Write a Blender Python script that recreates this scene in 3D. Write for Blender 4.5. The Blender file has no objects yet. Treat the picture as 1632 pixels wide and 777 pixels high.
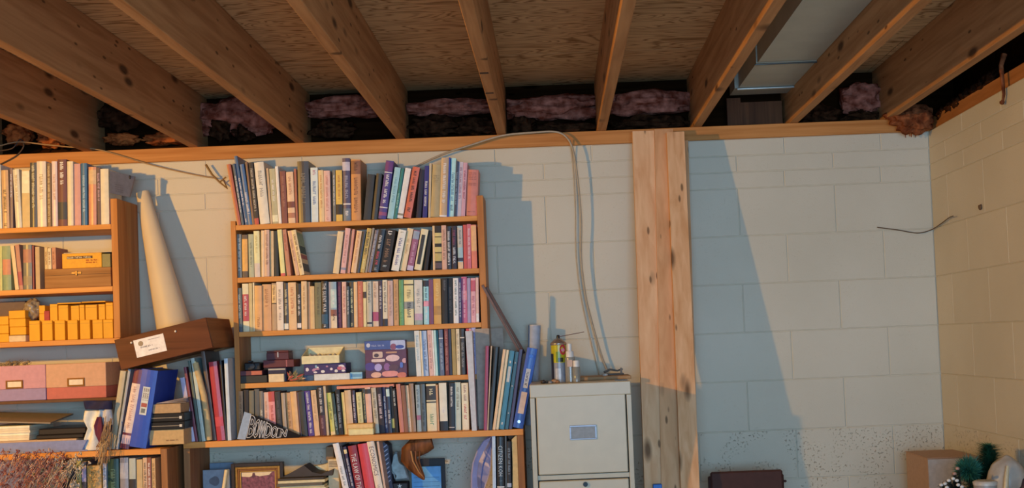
import bpy, math, random
from mathutils import Vector, Matrix, noise
random.seed(7)
C = bpy.context.scene.collection
sc = bpy.context.scene
# ---------------------------------------------------------------- camera
W_, H_ = 1632., 777.
F, CX, CY, PITCH, ROLL, EYE, DIST = 1900., 885., 476., .036, -.040, 1.55, 5.0
cam = bpy.data.cameras.new('camera'); co = bpy.data.objects.new('camera', cam); C.objects.link(co)
RM = Matrix.Rotation(math.pi/2+PITCH, 3, 'X') @ Matrix.Rotation(ROLL, 3, 'Z')
co.matrix_world = Matrix.Translation((0, -DIST, EYE)) @ RM.to_4x4()
cam.sensor_width = 36; cam.lens = F/W_*36
cam.shift_x = -(CX-W_/2)/W_; cam.shift_y = (CY-H_/2)/W_
cam.clip_end = 50
sc.camera = co
# ---------------------------------------------------------------- world, lamps, exposure
w = bpy.data.worlds.new('world'); sc.world = w; w.use_nodes = True
bg = w.node_tree.nodes['Background']; bg.inputs[0].default_value = (.50, .74, 1, 1); bg.inputs[1].default_value = .3
def lamp(name, kind, loc, energy, col, **k):
    l = bpy.data.lights.new(name, kind); l.energy = energy; l.color = col
    for a, b in k.items(): setattr(l, a, b)
    o = bpy.data.objects.new(name, l); o.location = loc; C.objects.link(o); return o
lamp('bulb', 'POINT', (-3.05, -2.9, 2.27), 330, (1, .50, .07), shadow_soft_size=.04)
wl = lamp('window_light', 'AREA', (.4, -6.9, 1.5), 208, (.37, .665, 1), shape='RECTANGLE', size=3.2, size_y=1.4)
wl.rotation_euler = (Vector((-.4, 0, 1.45))-Vector(wl.location)).to_track_quat('-Z', 'Y').to_euler()
sc.view_settings.view_transform = 'Standard'; sc.view_settings.look = 'None'
sc.view_settings.gamma = 1; sc.view_settings.exposure = -.07; sc.view_settings.use_curve_mapping = False

# ---------------------------------------------------------------- helpers
def P(u, v, Y):
    r = RM @ Vector(((u-CX)/F, -(v-CY)/F, -1.0))
    t = (Y+DIST)/r.y
    return Vector((r.x*t, Y, EYE+r.z*t))
RT = RM.transposed()
def proj(p):
    c = RT @ (Vector(p)-Vector((0, -DIST, EYE)))
    return CX+F*c.x/-c.z, CY-F*c.y/-c.z
def Xat(u, z, Y):            # world X of the point of plane Y, height z seen in pixel column u
    v = 400.
    for _ in range(4):
        v = proj((P(u, v, Y).x, Y, z))[1]
    return P(u, v, Y).x
def S(Y): return F/(DIST+Y)
def lin(c): return tuple((x/12.92 if x <= .04045 else ((x+.055)/1.055)**2.4) for x in c)
def hx(s): return tuple(int(s[i:i+2], 16)/255. for i in (0, 2, 4))
MC = {}
def newmat(name):
    m = bpy.data.materials.new(name); m.use_nodes = True
    return m, m.node_tree, m.node_tree.nodes['Principled BSDF']
def N(nt, t, **k):
    n = nt.nodes.new(t)
    for a, b in k.items():
        if a.startswith('_'): n.inputs[a[1:]].default_value = b
        else: setattr(n, a, b)
    return n
def plain(c, rough=.6, var=.10, scale=60., metal=0., bump=0., trans=0., coat=0.):
    """flat coloured stuff with a little procedural unevenness; c is the albedo in sRGB hex or tuple"""
    if isinstance(c, str): c = hx(c)
    key = (tuple(round(x, 3) for x in c), rough, var, scale, metal, bump, trans)
    if key in MC: return MC[key]
    m, nt, b = newmat('surface'); l = lin(c)
    b.inputs['Roughness'].default_value = rough; b.inputs['Metallic'].default_value = metal
    if trans: b.inputs['Transmission Weight'].default_value = trans
    if coat: b.inputs['Coat Weight'].default_value = coat
    tc = N(nt, 'ShaderNodeTexCoord'); no = N(nt, 'ShaderNodeTexNoise', _Scale=scale, _Detail=3.)
    nt.links.new(tc.outputs['Object'], no.inputs['Vector'])
    rp = N(nt, 'ShaderNodeValToRGB')
    rp.color_ramp.elements[0].position = .3; rp.color_ramp.elements[1].position = .7
    rp.color_ramp.elements[0].color = tuple(x*(1-var) for x in l)+(1,)
    rp.color_ramp.elements[1].color = tuple(min(1, x*(1+var)) for x in l)+(1,)
    nt.links.new(no.outputs['Fac'], rp.inputs[0]); nt.links.new(rp.outputs[0], b.inputs['Base Color'])
    if bump:
        bp = N(nt, 'ShaderNodeBump', _Strength=bump, _Distance=.003); nt.links.new(no.outputs['Fac'], bp.inputs['Height'])
        nt.links.new(bp.outputs[0], b.inputs['Normal'])
    MC[key] = m; return m
def wood(name, c1, c2, axis, sc1=9., knots=True, rough=.62, stretch=14.):
    if name in MC: return MC[name]
    m, nt, b = newmat(name); b.inputs['Roughness'].default_value = rough
    tc = N(nt, 'ShaderNodeTexCoord'); mp = N(nt, 'ShaderNodeMapping')
    s = [sc1*stretch/5]*3; s[axis] = sc1/stretch*2
    mp.inputs['Scale'].default_value = s
    nt.links.new(tc.outputs['Object'], mp.inputs['Vector'])
    no = N(nt, 'ShaderNodeTexNoise', _Scale=1.6, _Detail=5., _Distortion=.6); nt.links.new(mp.outputs[0], no.inputs['Vector'])
    rp = N(nt, 'ShaderNodeValToRGB'); e = rp.color_ramp.elements
    e[0].position = .32; e[1].position = .66; e[0].color = lin(hx(c2))+(1,); e[1].color = lin(hx(c1))+(1,)
    nt.links.new(no.outputs['Fac'], rp.inputs[0]); out = rp.outputs[0]
    if knots:
        m2 = N(nt, 'ShaderNodeMapping'); s2 = [9., 2.2, 9.] if axis == 2 else [3., 9., 9.]; s2[axis] = 3.2; m2.inputs['Scale'].default_value = s2; _h = sum(ord(x)*(i+3) for i, x in enumerate(name)) % 97/7.; m2.inputs['Location'].default_value = (_h, _h*.7, _h*1.9)
        nt.links.new(tc.outputs['Object'], m2.inputs['Vector'])
        vo = N(nt, 'ShaderNodeTexVoronoi', _Scale=1.); nt.links.new(m2.outputs[0], vo.inputs['Vector'])
        kr = N(nt, 'ShaderNodeValToRGB'); k = kr.color_ramp.elements
        k[0].position = .09; k[1].position = .19; k[0].color = (1, 1, 1, 1); k[1].color = (0, 0, 0, 1)
        nt.links.new(vo.outputs['Distance'], kr.inputs[0])
        mx = N(nt, 'ShaderNodeMixRGB'); mx.inputs[2].default_value = tuple(x*.28 for x in lin(hx(c2)))+(1,)
        nt.links.new(kr.outputs[0], mx.inputs[0]); nt.links.new(out, mx.inputs[1]); out = mx.outputs[0]
        m3 = N(nt, 'ShaderNodeMapping'); s3 = [22., 3., 22.] if axis == 2 else [5., 22., 22.]; s3[axis] = 7.; m3.inputs['Scale'].default_value = s3; m3.inputs['Location'].default_value = (3.3+_h, 1.7-_h, .4+_h*2.3)
        nt.links.new(tc.outputs['Object'], m3.inputs['Vector'])
        v3 = N(nt, 'ShaderNodeTexVoronoi', _Scale=1.); nt.links.new(m3.outputs[0], v3.inputs['Vector'])
        k3 = N(nt, 'ShaderNodeValToRGB'); k = k3.color_ramp.elements
        k[0].position = .08; k[1].position = .14; k[0].color = (.8, .8, .8, 1); k[1].color = (0, 0, 0, 1)
        nt.links.new(v3.outputs['Distance'], k3.inputs[0])
        mx = N(nt, 'ShaderNodeMixRGB'); mx.inputs[2].default_value = tuple(x*.2 for x in lin(hx(c2)))+(1,)
        nt.links.new(k3.outputs[0], mx.inputs[0]); nt.links.new(out, mx.inputs[1]); out = mx.outputs[0]
    nt.links.new(out, b.inputs['Base Color'])
    bp = N(nt, 'ShaderNodeBump', _Strength=.15, _Distance=.002); nt.links.new(no.outputs['Fac'], bp.inputs['Height']); nt.links.new(bp.outputs[0], b.inputs['Normal'])
    b.inputs['Specular IOR Level'].default_value = .2
    MC[name] = m; return m

class MB:
    def __init__(s): s.v = []; s.f = []; s.sm = []
    def add(s, vs, fs, smooth=False):
        o = len(s.v); s.v += [Vector(x) for x in vs]; s.f += [tuple(i+o for i in f) for f in fs]; s.sm += [smooth]*len(fs); return s
    def box(s, x0, y0, z0, x1, y1, z1, M=None, bev=0.):
        if bev:
            # chamfered box
            vs = []; b = bev
            for (sx, a, c) in ((0, x0, x1),):
                pass
            P8 = lambda X, Y, Z: [(x0+X, y0+Y, z0+Z), (x1-X, y0+Y, z0+Z), (x1-X, y1-Y, z0+Z), (x0+X, y1-Y, z0+Z), (x0+X, y0+Y, z1-Z), (x1-X, y0+Y, z1-Z), (x1-X, y1-Y, z1-Z), (x0+X, y1-Y, z1-Z)]
            A = P8(0, b, b); B = P8(b, 0, b); D = P8(b, b, 0); vs = A+B+D
            fs = [(0, 3+0, 7, 4), (1, 5, 6, 2)]                                   # x faces from A
            fs = [(0, 4, 7, 3), (1, 2, 6, 5), (8, 9, 13, 12), (10, 11, 15, 14), (16, 19, 18, 17), (20, 21, 22, 23)]
            # edges (quads) : A-B vertical, A-D , B-D
            fs += [(0, 8, 12, 4), (9, 1, 5, 13), (2, 10, 14, 6), (11, 3, 7, 15)]
            fs += [(8, 16, 17, 9), (10, 18, 19, 11), (12, 13, 21, 20), (14, 15, 23, 22)]
            fs += [(0, 3, 19, 16), (1, 17, 18, 2), (4, 20, 23, 7), (5, 6, 22, 21)]
            fs += [(i, i+16, i+8) for i in (0, 2, 5, 7)]+[(i, i+8, i+16) for i in (1, 3, 4, 6)]
        else:
            vs = [(x0, y0, z0), (x1, y0, z0), (x1, y1, z0), (x0, y1, z0), (x0, y0, z1), (x1, y0, z1), (x1, y1, z1), (x0, y1, z1)]
            fs = [(0, 3, 2, 1), (4, 5, 6, 7), (0, 1, 5, 4), (1, 2, 6, 5), (2, 3, 7, 6), (3, 0, 4, 7)]
        if M is not None: vs = [M @ Vector(x) for x in vs]
        return s.add(vs, fs)
    def prism(s, poly, fn, a, b, smooth=False):      # poly 2-D, fn(p, h) -> 3-D
        n = len(poly); vs = [fn(p, a) for p in poly]+[fn(p, b) for p in poly]
        s.add(vs, [tuple(range(n-1, -1, -1)), tuple(range(n, 2*n))])
        o = len(s.v)-2*n
        s.f += [(o+i, o+(i+1) % n, o+n+(i+1) % n, o+n+i) for i in range(n)]; s.sm += [smooth]*n; return s
    def lathe(s, prof, c, n=20, M=None, smooth=True):  # prof (r,z)
        c = Vector(c); vs = []; fs = []
        for r, z in prof:
            for k in range(n):
                a = 2*math.pi*k/n; p = Vector((r*math.cos(a), r*math.sin(a), z)); p = (M @ p) if M is not None else p
                vs.append(c+p)
        for i in range(len(prof)-1):
            for k in range(n): fs.append((i*n+k, i*n+(k+1) % n, (i+1)*n+(k+1) % n, (i+1)*n+k))
        s.add(vs, fs, smooth)
        s.add(vs[:n], [tuple(range(n-1, -1, -1))]); s.add(vs[-n:], [tuple(range(n))]); return s
    def tube(s, pts, r, n=8, r2=None):
        pts = [Vector(p) for p in pts]; vs = []; fs = []
        m = len(pts); up = Vector((.13, .31, .94))
        for i, p in enumerate(pts):
            d = (pts[min(i+1, m-1)]-pts[max(i-1, 0)]).normalized()
            a = d.cross(up).normalized() if abs(d.dot(up)) < .97 else d.cross(Vector((1, 0, 0))).normalized(); b = d.cross(a)
            rr = r if r2 is None else r+(r2-r)*i/(m-1)
            for k in range(n):
                t = 2*math.pi*k/n; vs.append(p+a*rr*math.cos(t)+b*rr*math.sin(t))
        for i in range(m-1):
            for k in range(n): fs.append((i*n+k, i*n+(k+1) % n, (i+1)*n+(k+1) % n, (i+1)*n+k))
        s.add(vs, fs, True); s.add(vs[:n], [tuple(range(n-1, -1, -1))]); s.add(vs[-n:], [tuple(range(n))]); return s
    def quad(s, a, b, c, d): return s.add([a, b, c, d], [(0, 1, 2, 3)])
    def lump(s, c, r, amp, seed, sub=3, freq=2.5, flat=None):
        import bmesh
        bm = bmesh.new(); bmesh.ops.create_icosphere(bm, subdivisions=sub, radius=1.)
        bm.verts.ensure_lookup_table(); vs = []
        for v in bm.verts:
            d = v.co.normalized(); k = 1+amp*noise.fractal(d*freq+Vector((seed*3.1, seed, 0)), 1., 2., 4)
            p = Vector((d.x*r[0]*k, d.y*r[1]*k, d.z*r[2]*k))+Vector(c)
            if flat is not None and p.z < flat: p.z = flat
            vs.append(p)
        s.add(vs, [tuple(v.index for v in f.verts) for f in bm.faces], True); bm.free(); return s
    def build(s, name, m, parent=None):
        me = bpy.data.meshes.new(name); off = Vector(parent['_b']) if parent is not None and '_b' in parent else Vector((0, 0, 0))
        me.from_pydata([tuple(v-off) for v in s.v], [], s.f)
        if any(s.sm): me.polygons.foreach_set('use_smooth', s.sm)
        me.update()
        if m is not None: me.materials.append(m)
        o = bpy.data.objects.new(name, me); C.objects.link(o)
        if parent is not None:
            o.parent = parent
            if parent.type == 'MESH': o.location = (0, 0, 0); o['_b'] = parent.get('_b', (0, 0, 0))
            else: o['_b'] = parent['_b']
        else:
            lo = Vector((min(v.x for v in s.v)+max(v.x for v in s.v), min(v.y for v in s.v)+max(v.y for v in s.v), 2*min(v.z for v in s.v)))/2
            me.transform(Matrix.Translation(-lo)); o.location = lo; o['_b'] = tuple(lo)
        return o
def tag(o, label, cat, group=None):
    o['label'] = label; o['category'] = cat
    if group: o['group'] = group
    return o
def thing(name, label, cat, loc, group=None):
    o = bpy.data.objects.new(name, None); C.objects.link(o); o.location = loc; o['_b'] = tuple(loc); o.empty_display_size = .05
    return tag(o, label, cat, group)
def struct(name, mb, m):
    o = mb.build(name, m); o['kind'] = 'structure'; return o
def pxbox(mb, x0, y0, x1, y1, Yf, d, bev=0., z0=None):
    """box whose front face fills the pixel rectangle on plane Yf and goes back by d"""
    a = P(x0, (y0+y1)/2, Yf).x; b = P(x1, (y0+y1)/2, Yf).x
    zb = P((x0+x1)/2, y1, Yf).z if z0 is None else z0; zt = P((x0+x1)/2, y0, Yf).z
    mb.box(a, Yf, zb, b, Yf+d, zt, bev=bev); return (a, b, zb, zt)

# ---------------------------------------------------------------- lettering (outline of each letter taken once from the built-in font)
GL = {}
def glyph(ch):
    if ch in GL: return GL[ch]
    cu = bpy.data.curves.new('g', 'FONT'); cu.body = ch+'.'; cu.size = 1; cu.resolution_u = 2
    o = bpy.data.objects.new('g', cu); C.objects.link(o)
    c2 = bpy.data.curves.new('g', 'FONT'); c2.body = ch; c2.size = 1; c2.resolution_u = 2
    o2 = bpy.data.objects.new('g', c2); C.objects.link(o2)
    dg = bpy.context.evaluated_depsgraph_get()
    m2 = o2.evaluated_get(dg).to_mesh()
    vs = [(v.co.x, v.co.y) for v in m2.vertices]; fs = [tuple(p.vertices) for p in m2.polygons]
    o2.evaluated_get(dg).to_mesh_clear()
    adv = max([v[0] for v in vs], default=.3)+.09 if ch != ' ' else .32
    for q in (o, o2):
        d = q.data; bpy.data.objects.remove(q); bpy.data.curves.remove(d)
    GL[ch] = (vs, fs, adv); return GL[ch]
def text(mb, s, org, ex, ey, length=None, height=None):
    """letters on the plane org + x*ex + y*ey; stretched to the given length"""
    wd = sum(glyph(c)[2] for c in s); kx = (length/wd) if length else height; ky = height/.72; x = 0
    for c in s:
        vs, fs, adv = glyph(c)
        mb.add([org+ex*((x+a)*kx)+ey*(b*ky) for a, b in vs], fs); x += adv
def scribble(mb, org, ex, ey, length, height, rnd, fill=.62):
    """worn lettering too small to read: short strokes in word groups"""
    x = 0; lw = height*fill; word = rnd.randint(3, 8)
    while x+lw < length:
        if word == 0: x += lw; word = rnd.randint(3, 8); continue
        k = rnd.random(); s1 = lw*.28; y0, y1 = (0, height)
        a = org+ex*x
        mb.quad(a, a+ex*s1, a+ex*s1+ey*height, a+ey*height)
        if k < .75: mb.quad(a+ex*lw*.5, a+ex*lw*.75, a+ex*lw*.75+ey*height*(.5+.5*k), a+ex*lw*.5+ey*height*(.5+.5*k))
        if k > .35: h = rnd.choice((0, .42, .8)); mb.quad(a+ex*s1+ey*height*h, a+ex*lw*.75+ey*height*h, a+ex*lw*.75+ey*height*(h+.2), a+ex*s1+ey*height*(h+.2))
        x += lw; word -= 1
# ================================================================ the setting
WM, nt, b = newmat('painted_block')
b.inputs['Roughness'].default_value = .55
tc = N(nt, 'ShaderNodeTexCoord'); oi = N(nt, 'ShaderNodeObjectInfo')
n1 = N(nt, 'ShaderNodeTexNoise', _Scale=230., _Detail=4.); nt.links.new(tc.outputs['Object'], n1.inputs['Vector'])
ad = N(nt, 'ShaderNodeVectorMath', operation='ADD'); nt.links.new(tc.outputs['Object'], ad.inputs[0]); nt.links.new(oi.outputs['Location'], ad.inputs[1])
n2 = N(nt, 'ShaderNodeTexNoise', _Scale=1.7, _Detail=4.); nt.links.new(ad.outputs[0], n2.inputs['Vector'])
rp = N(nt, 'ShaderNodeValToRGB'); e = rp.color_ramp.elements
e[0].position = .3; e[1].position = .7; e[0].color = lin(hx('c7c1ac'))+(1,); e[1].color = lin(hx('d3cdb9'))+(1,)
nt.links.new(n2.outputs['Fac'], rp.inputs[0]); nt.links.new(rp.outputs[0], b.inputs['Base Color'])
n3 = N(nt, 'ShaderNodeTexNoise', _Scale=105., _Detail=2., _Roughness=.6); nt.links.new(ad.outputs[0], n3.inputs['Vector'])
r3 = N(nt, 'ShaderNodeValToRGB'); r3.color_ramp.elements[0].position = .33; r3.color_ramp.elements[1].position = .39
nt.links.new(n3.outputs['Fac'], r3.inputs[0])
# pits get commoner on the lower courses, as on the real wall
sx = N(nt, 'ShaderNodeSeparateXYZ'); nt.links.new(oi.outputs['Location'], sx.inputs[0])
mr = N(nt, 'ShaderNodeMapRange'); mr.inputs['From Min'].default_value = 1.25; mr.inputs['From Max'].default_value = 1.0
mr.inputs['To Min'].default_value = .05; mr.inputs['To Max'].default_value = 1.; nt.links.new(sx.outputs['Z'], mr.inputs['Value'])
iv = N(nt, 'ShaderNodeMath', operation='SUBTRACT'); iv.inputs[0].default_value = 1.; nt.links.new(r3.outputs[0], iv.inputs[1])
n4 = N(nt, 'ShaderNodeTexNoise', _Scale=7., _Detail=1.); nt.links.new(ad.outputs[0], n4.inputs['Vector'])
r4 = N(nt, 'ShaderNodeValToRGB'); r4.color_ramp.elements[0].position = .44; r4.color_ramp.elements[1].position = .56; nt.links.new(n4.outputs['Fac'], r4.inputs[0])
m5 = N(nt, 'ShaderNodeMath', operation='MULTIPLY'); nt.links.new(iv.outputs[0], m5.inputs[0]); nt.links.new(r4.outputs[0], m5.inputs[1])
m6 = N(nt, 'ShaderNodeMath', operation='MULTIPLY'); nt.links.new(m5.outputs[0], m6.inputs[0]); nt.links.new(mr.outputs[0], m6.inputs[1])
mu = N(nt, 'ShaderNodeMath', operation='MULTIPLY'); mu.inputs[1].default_value = -1.; nt.links.new(m6.outputs[0], mu.inputs[0])
b1 = N(nt, 'ShaderNodeBump', _Strength=.22, _Distance=.002); nt.links.new(n1.outputs['Fac'], b1.inputs['Height'])
b2 = N(nt, 'ShaderNodeBump', _Strength=.9, _Distance=.009); nt.links.new(mu.outputs[0], b2.inputs['Height']); nt.links.new(b1.outputs[0], b2.inputs['Normal'])
nt.links.new(b2.outputs[0], b.inputs['Normal'])
MORTAR = plain('ccc6b2', .6, .05, 30, bump=.2)

XR = P(1492, 450, 0).x            # the corner
ZPL = P(1100, 224.5, 0).z         # underside of the plate = top of the wall
Zt = [ZPL]+[P(1100, v, 0).z for v in (251, 277, 303, 379, 455.5, 533, 610.5, 690, 768)]
while Zt[-1] > .05: Zt.append(Zt[-1]-.2032)
Zt[-1] = min(Zt[-1], 0.)
XL = -3.05
mb = MB(); mb.box(XL-.1, .0028, 0, XR+.2, .21, ZPL); wall_back = struct('wall_back', mb, MORTAR)
def P0(u, v): return P(u, v, 0).x
odd, even = P0(1332, 340), P0(1410, 420)
brick_mesh = {}
def block(parent, w, h, loc, rot=0.):
    k = (round(w, 4), round(h, 4))
    if k not in brick_mesh:
        q = MB(); q.box(-w/2, 0, -h/2, w/2, .03, h/2, bev=.002); me = bpy.data.meshes.new('brick'); me.from_pydata([tuple(v) for v in q.v], [], q.f); me.materials.append(WM); brick_mesh[k] = me
    o = bpy.data.objects.new('brick', brick_mesh[k]); C.objects.link(o); o.parent = parent
    o.location = Vector(loc)-Vector(parent['_b']); o.rotation_euler[2] = rot; return o
J = .0028
rr = random.Random(3)
for i in range(len(Zt)-1):
    z1, z0 = Zt[i], Zt[i+1]; h = z1-z0-J
    ph = [P0(1404, 240), P0(1328, 265), P0(1404, 290)][i] if i < 3 else (odd if i % 2 else even)
    x = ph-.4064*math.ceil((ph-XL)/.4064)
    while x < XR-.02:
        a, c = max(x, XL), min(x+.4064, XR)
        if c-a > .05: block(wall_back, c-a-J, h, ((a+c)/2, rr.uniform(-.0008, .0008), (z0+z1)/2))
        x += .4064
# right-hand wall: blocks where the picture shows it, its plain run behind the camera
mb = MB(); mb.box(XR+.0028, -7.2, 0, XR+.21, .008, ZPL); wall_right = struct('wall_right', mb, MORTAR)
for i in range(len(Zt)-1):
    z1, z0 = Zt[i], Zt[i+1]; h = z1-z0-J; y = 0-(.2 if i % 2 else 0)
    a = 0.
    while a > -1.75:
        c = y if (a == 0. and y < 0) else a-.4064
        block(wall_right, a-c-.0008, h+.001, (XR, (a+c)/2, (z0+z1)/2), -math.pi/2).location.x = XR-wall_right['_b'][0]
        a = c
mb = MB(); mb.box(XL-.1, -7.2, -.1, XR+.2, .2, 0); floor = struct('floor', mb, plain('8c8982', .7, .15, 6, bump=.2))
mb = MB(); mb.box(XL-.21, -1.9, 0, XL-.01, .2, ZPL); struct('wall_left', mb, WM)

# ---------------------------------------------------------------- framing overhead
PINE = wood('pine', 'cf9a62', 'b57f48', 0)
JW = wood('joist_pine', 'bd8c5c', 'a07044', 1, rough=.8)
PLATEW = wood('plate_pine', 'cb9052', 'b0743a', 0, knots=False)
ZJ = P(799, 216, .01).z           # bearing height of the joists
ZC = ZJ+.236
mb = MB(); mb.box(XL-.1, -.014, ZPL, XR+.19, .13, ZJ, bev=.002); plate = struct('trim_1', mb, PLATEW)
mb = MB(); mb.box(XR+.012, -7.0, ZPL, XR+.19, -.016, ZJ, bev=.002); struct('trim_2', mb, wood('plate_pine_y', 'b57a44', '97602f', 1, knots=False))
PLY, nt, b = newmat('plywood'); b.inputs['Roughness'].default_value = .8; b.inputs['Specular IOR Level'].default_value = .15
tc = N(nt, 'ShaderNodeTexCoord'); oi = N(nt, 'ShaderNodeObjectInfo')
mp = N(nt, 'ShaderNodeMapping'); mp.inputs['Scale'].default_value = (1.3, 5.5, 1); nt.links.new(tc.outputs['Object'], mp.inputs['Vector'])
no = N(nt, 'ShaderNodeTexNoise', _Scale=1.3, _Detail=1.6, _Distortion=1.6); nt.links.new(mp.outputs[0], no.inputs['Vector'])
m1 = N(nt, 'ShaderNodeMath', operation='MULTIPLY'); m1.inputs[1].default_value = 24.; nt.links.new(no.outputs['Fac'], m1.inputs[0])
m2 = N(nt, 'ShaderNodeMath', operation='PINGPONG'); m2.inputs[1].default_value = 1.; nt.links.new(m1.outputs[0], m2.inputs[0])
mp2 = N(nt, 'ShaderNodeMapping'); mp2.inputs['Scale'].default_value = (8, 90, 1); nt.links.new(tc.outputs['Object'], mp2.inputs['Vector'])
no2 = N(nt, 'ShaderNodeTexNoise', _Scale=1., _Detail=3.); nt.links.new(mp2.outputs[0], no2.inputs['Vector'])
ms = N(nt, 'ShaderNodeMath', operation='MULTIPLY'); ms.inputs[1].default_value = .9; nt.links.new(m2.outputs[0], ms.inputs[0])
mx0 = N(nt, 'ShaderNodeMath', operation='ADD'); nt.links.new(ms.outputs[0], mx0.inputs[0]); nt.links.new(no2.outputs['Fac'], mx0.inputs[1])
rp = N(nt, 'ShaderNodeValToRGB'); e = rp.color_ramp.elements; e[0].position = .3; e[1].position = .62
e[0].color = lin(hx('8a6238'))+(1,); e[1].color = lin(hx('d0a878'))+(1,)
mm = N(nt, 'ShaderNodeMath', operation='MULTIPLY'); mm.inputs[1].default_value = .66; nt.links.new(mx0.outputs[0], mm.inputs[0]); nt.links.new(mm.outputs[0], rp.inputs[0])
nt.links.new(rp.outputs[0], b.inputs['Base Color'])
mb = MB(); mb.box(XL-.3, -7.2, ZC+.019, XR+.3, .4, ZC+.03); ceiling = struct('ceiling', mb, plain('8a6a45', .9))
ys = [.36, -.42, -1.64, -2.86, -4.08, -5.3, -6.52]; xo = [P(479, 216, .01).x, P(1111, 216, .01).x]
for i in range(len(ys)-1):
    x = xo[i % 2]-2.44*2
    while x < XR+.2:
        a, c = max(x, XL-.3), min(x+2.438, XR+.3)
        if c-a > .05:
            q = MB(); q.box(a+.001, ys[i+1]+.0015, ZC, c-.001, ys[i]-.0015, ZC+.018); q.build('plywood_panel', PLY, ceiling)
        x += 2.44
x5 = P(799.5, 216, .01).x
joist_x = [P(u, 216, .01).x for u in (-190, -26, 142, 310, 479, 639, 799.5, 959, 1111, 1264, 1415)]
for k, x in enumerate(joist_x):
    q = MB(); dz = 0
    if x > XR+.1: continue
    q.box(x-.019, -7.0, ZJ+.0005, x+.019, .14, ZC-.0005, bev=.002)
    o = q.build('joist', JW, ceiling)
q = MB(); q.box(XL-.1, .142, ZJ, XR+.19, .18, ZC-.001); q.build('rim_joist', wood('rim_pine', '2c1a0c', '1c0f06', 0), ceiling); _b = MC['rim_pine'].node_tree.nodes['Principled BSDF']; _b.inputs['Specular IOR Level'].default_value = 0.; _b.inputs['Roughness'].default_value = 1.  # near-black rim wood: the void's shade between the joists painted into its colour
q = MB(); q.box(XR+.165, -7.0, ZJ, XR+.19, .14, ZC-.001); q.build('rim_joist', MC['rim_pine'], ceiling)  # right and left boards added to block the open sky above the walls
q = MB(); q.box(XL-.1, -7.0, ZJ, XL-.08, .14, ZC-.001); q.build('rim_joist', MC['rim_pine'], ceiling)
# nail marks / saw kerfs under the joist in the middle
DK = plain('2b1a10', .9)
for (u, v) in ((780, 116), (788, 148)):
    q = MB(); c = P(u, v, 0)-Vector((0, -DIST, EYE)); t = (ZJ-EYE)/c.z; c = Vector((0, -DIST, EYE))+c*t
    q.box(x5-.017, c.y-.008, ZJ-.0006, x5+.012, c.y+.008, ZJ+.001); q.build('saw_mark', DK, ceiling)

# ---------------------------------------------------------------- sheet-metal duct in a joist bay
GM = plain('b6b6a6', .5, .06, 8, metal=.25)
zd = ZJ+.130; xa, xb = .782*(zd-EYE), 1.0*(zd-EYE)
du = thing('air_duct', 'flat grey sheet metal air duct running between two ceiling joists', 'duct', (xa, -3, zd))
q = MB(); q.box(xa, -6.5, zd, xb, -.585, zd+.1); q.build('duct_panel', GM, du)
q = MB(); q.box(xa-.004, -.582, zd-.001, xb+.002, -.155, zd+.1); q.build('duct_panel', GM, du)
q = MB(); q.box(xa-.02, -.15, zd-.002, xb+.002, -.01, zd+.1); q.build('end_cap', plain('a6a698', .5, .05, 8, metal=.25), du)
for y, r_, c in ((-.584, .003, '5a5e5c'), (-.152, .005, 'c6cbc8')):
    q = MB(); q.tube([(xa-.01, y, zd-.006), (xb+.002, y, zd-.006)], r_, 8); q.build('seam', plain(c, .3, .05, metal=.8), du)
for (u0, u1, z0, z1) in ((1160, 1182, 0, .13), (1182, 1248, .0, .11)):
    q = MB(); a = P(u0, 190, .05).x; c = P(u1, 190, .05).x; q.box(a, .06, ZJ+.0005, c, .08, ZJ+z1); 
    tag(q.build('wood_scrap', wood('scrap', '6a4024', '4e2c16', 2, knots=False)), 'short wood blocking behind the end of the grey duct, %s' % ('narrow left piece' if u0 == 1160 else 'wide right piece'), 'wood')
# ---------------------------------------------------------------- fibreglass over the sill
PK, nt, b = newmat('fibreglass'); b.inputs['Roughness'].default_value = 1.; b.inputs['Specular IOR Level'].default_value = 0.
tc = N(nt, 'ShaderNodeTexCoord'); no = N(nt, 'ShaderNodeTexNoise', _Scale=26., _Detail=6.); nt.links.new(tc.outputs['Object'], no.inputs['Vector'])
rp = N(nt, 'ShaderNodeValToRGB'); e = rp.color_ramp.elements; e[0].position = .35; e[1].position = .7; e[0].color = lin(hx('6a3426'))+(1,); e[1].color = lin(hx('b87866'))+(1,)
nt.links.new(no.outputs['Fac'], rp.inputs[0]); nt.links.new(rp.outputs[0], b.inputs['Base Color'])
bp = N(nt, 'ShaderNodeBump', _Strength=1., _Distance=.02); nt.links.new(no.outputs['Fac'], bp.inputs['Height']); nt.links.new(bp.outputs[0], b.inputs['Normal'])
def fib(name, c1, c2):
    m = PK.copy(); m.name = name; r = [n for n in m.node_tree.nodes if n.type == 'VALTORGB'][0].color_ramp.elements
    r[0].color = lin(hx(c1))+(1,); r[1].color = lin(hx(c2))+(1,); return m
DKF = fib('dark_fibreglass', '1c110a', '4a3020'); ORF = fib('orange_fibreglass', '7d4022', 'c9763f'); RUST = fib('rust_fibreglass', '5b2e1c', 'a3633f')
INS = [ # u0,u1,v0,v1,mat,label   (bay by bay, on the sill line)
 (318, 440, 150, 213, PK, 'large pink insulation wad hanging in the third joist bay from the left'),
 (484, 600, 152, 186, PK, 'pink insulation roll end in the fourth joist bay from the left'),
 (648, 792, 154, 182, PK, 'thin pink insulation strip in the bay left of the centre joist'),
 (808, 950, 148, 190, PK, 'plump pink insulation batt in the bay right of the centre joist'),
 (970, 1102, 142, 180, PK, 'pink insulation batt in the bay left of the brown joist beside the duct'),
 (1345, 1410, 132, 180, PK, 'dull pink insulation scrap in the bay right of the metal duct')]
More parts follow.
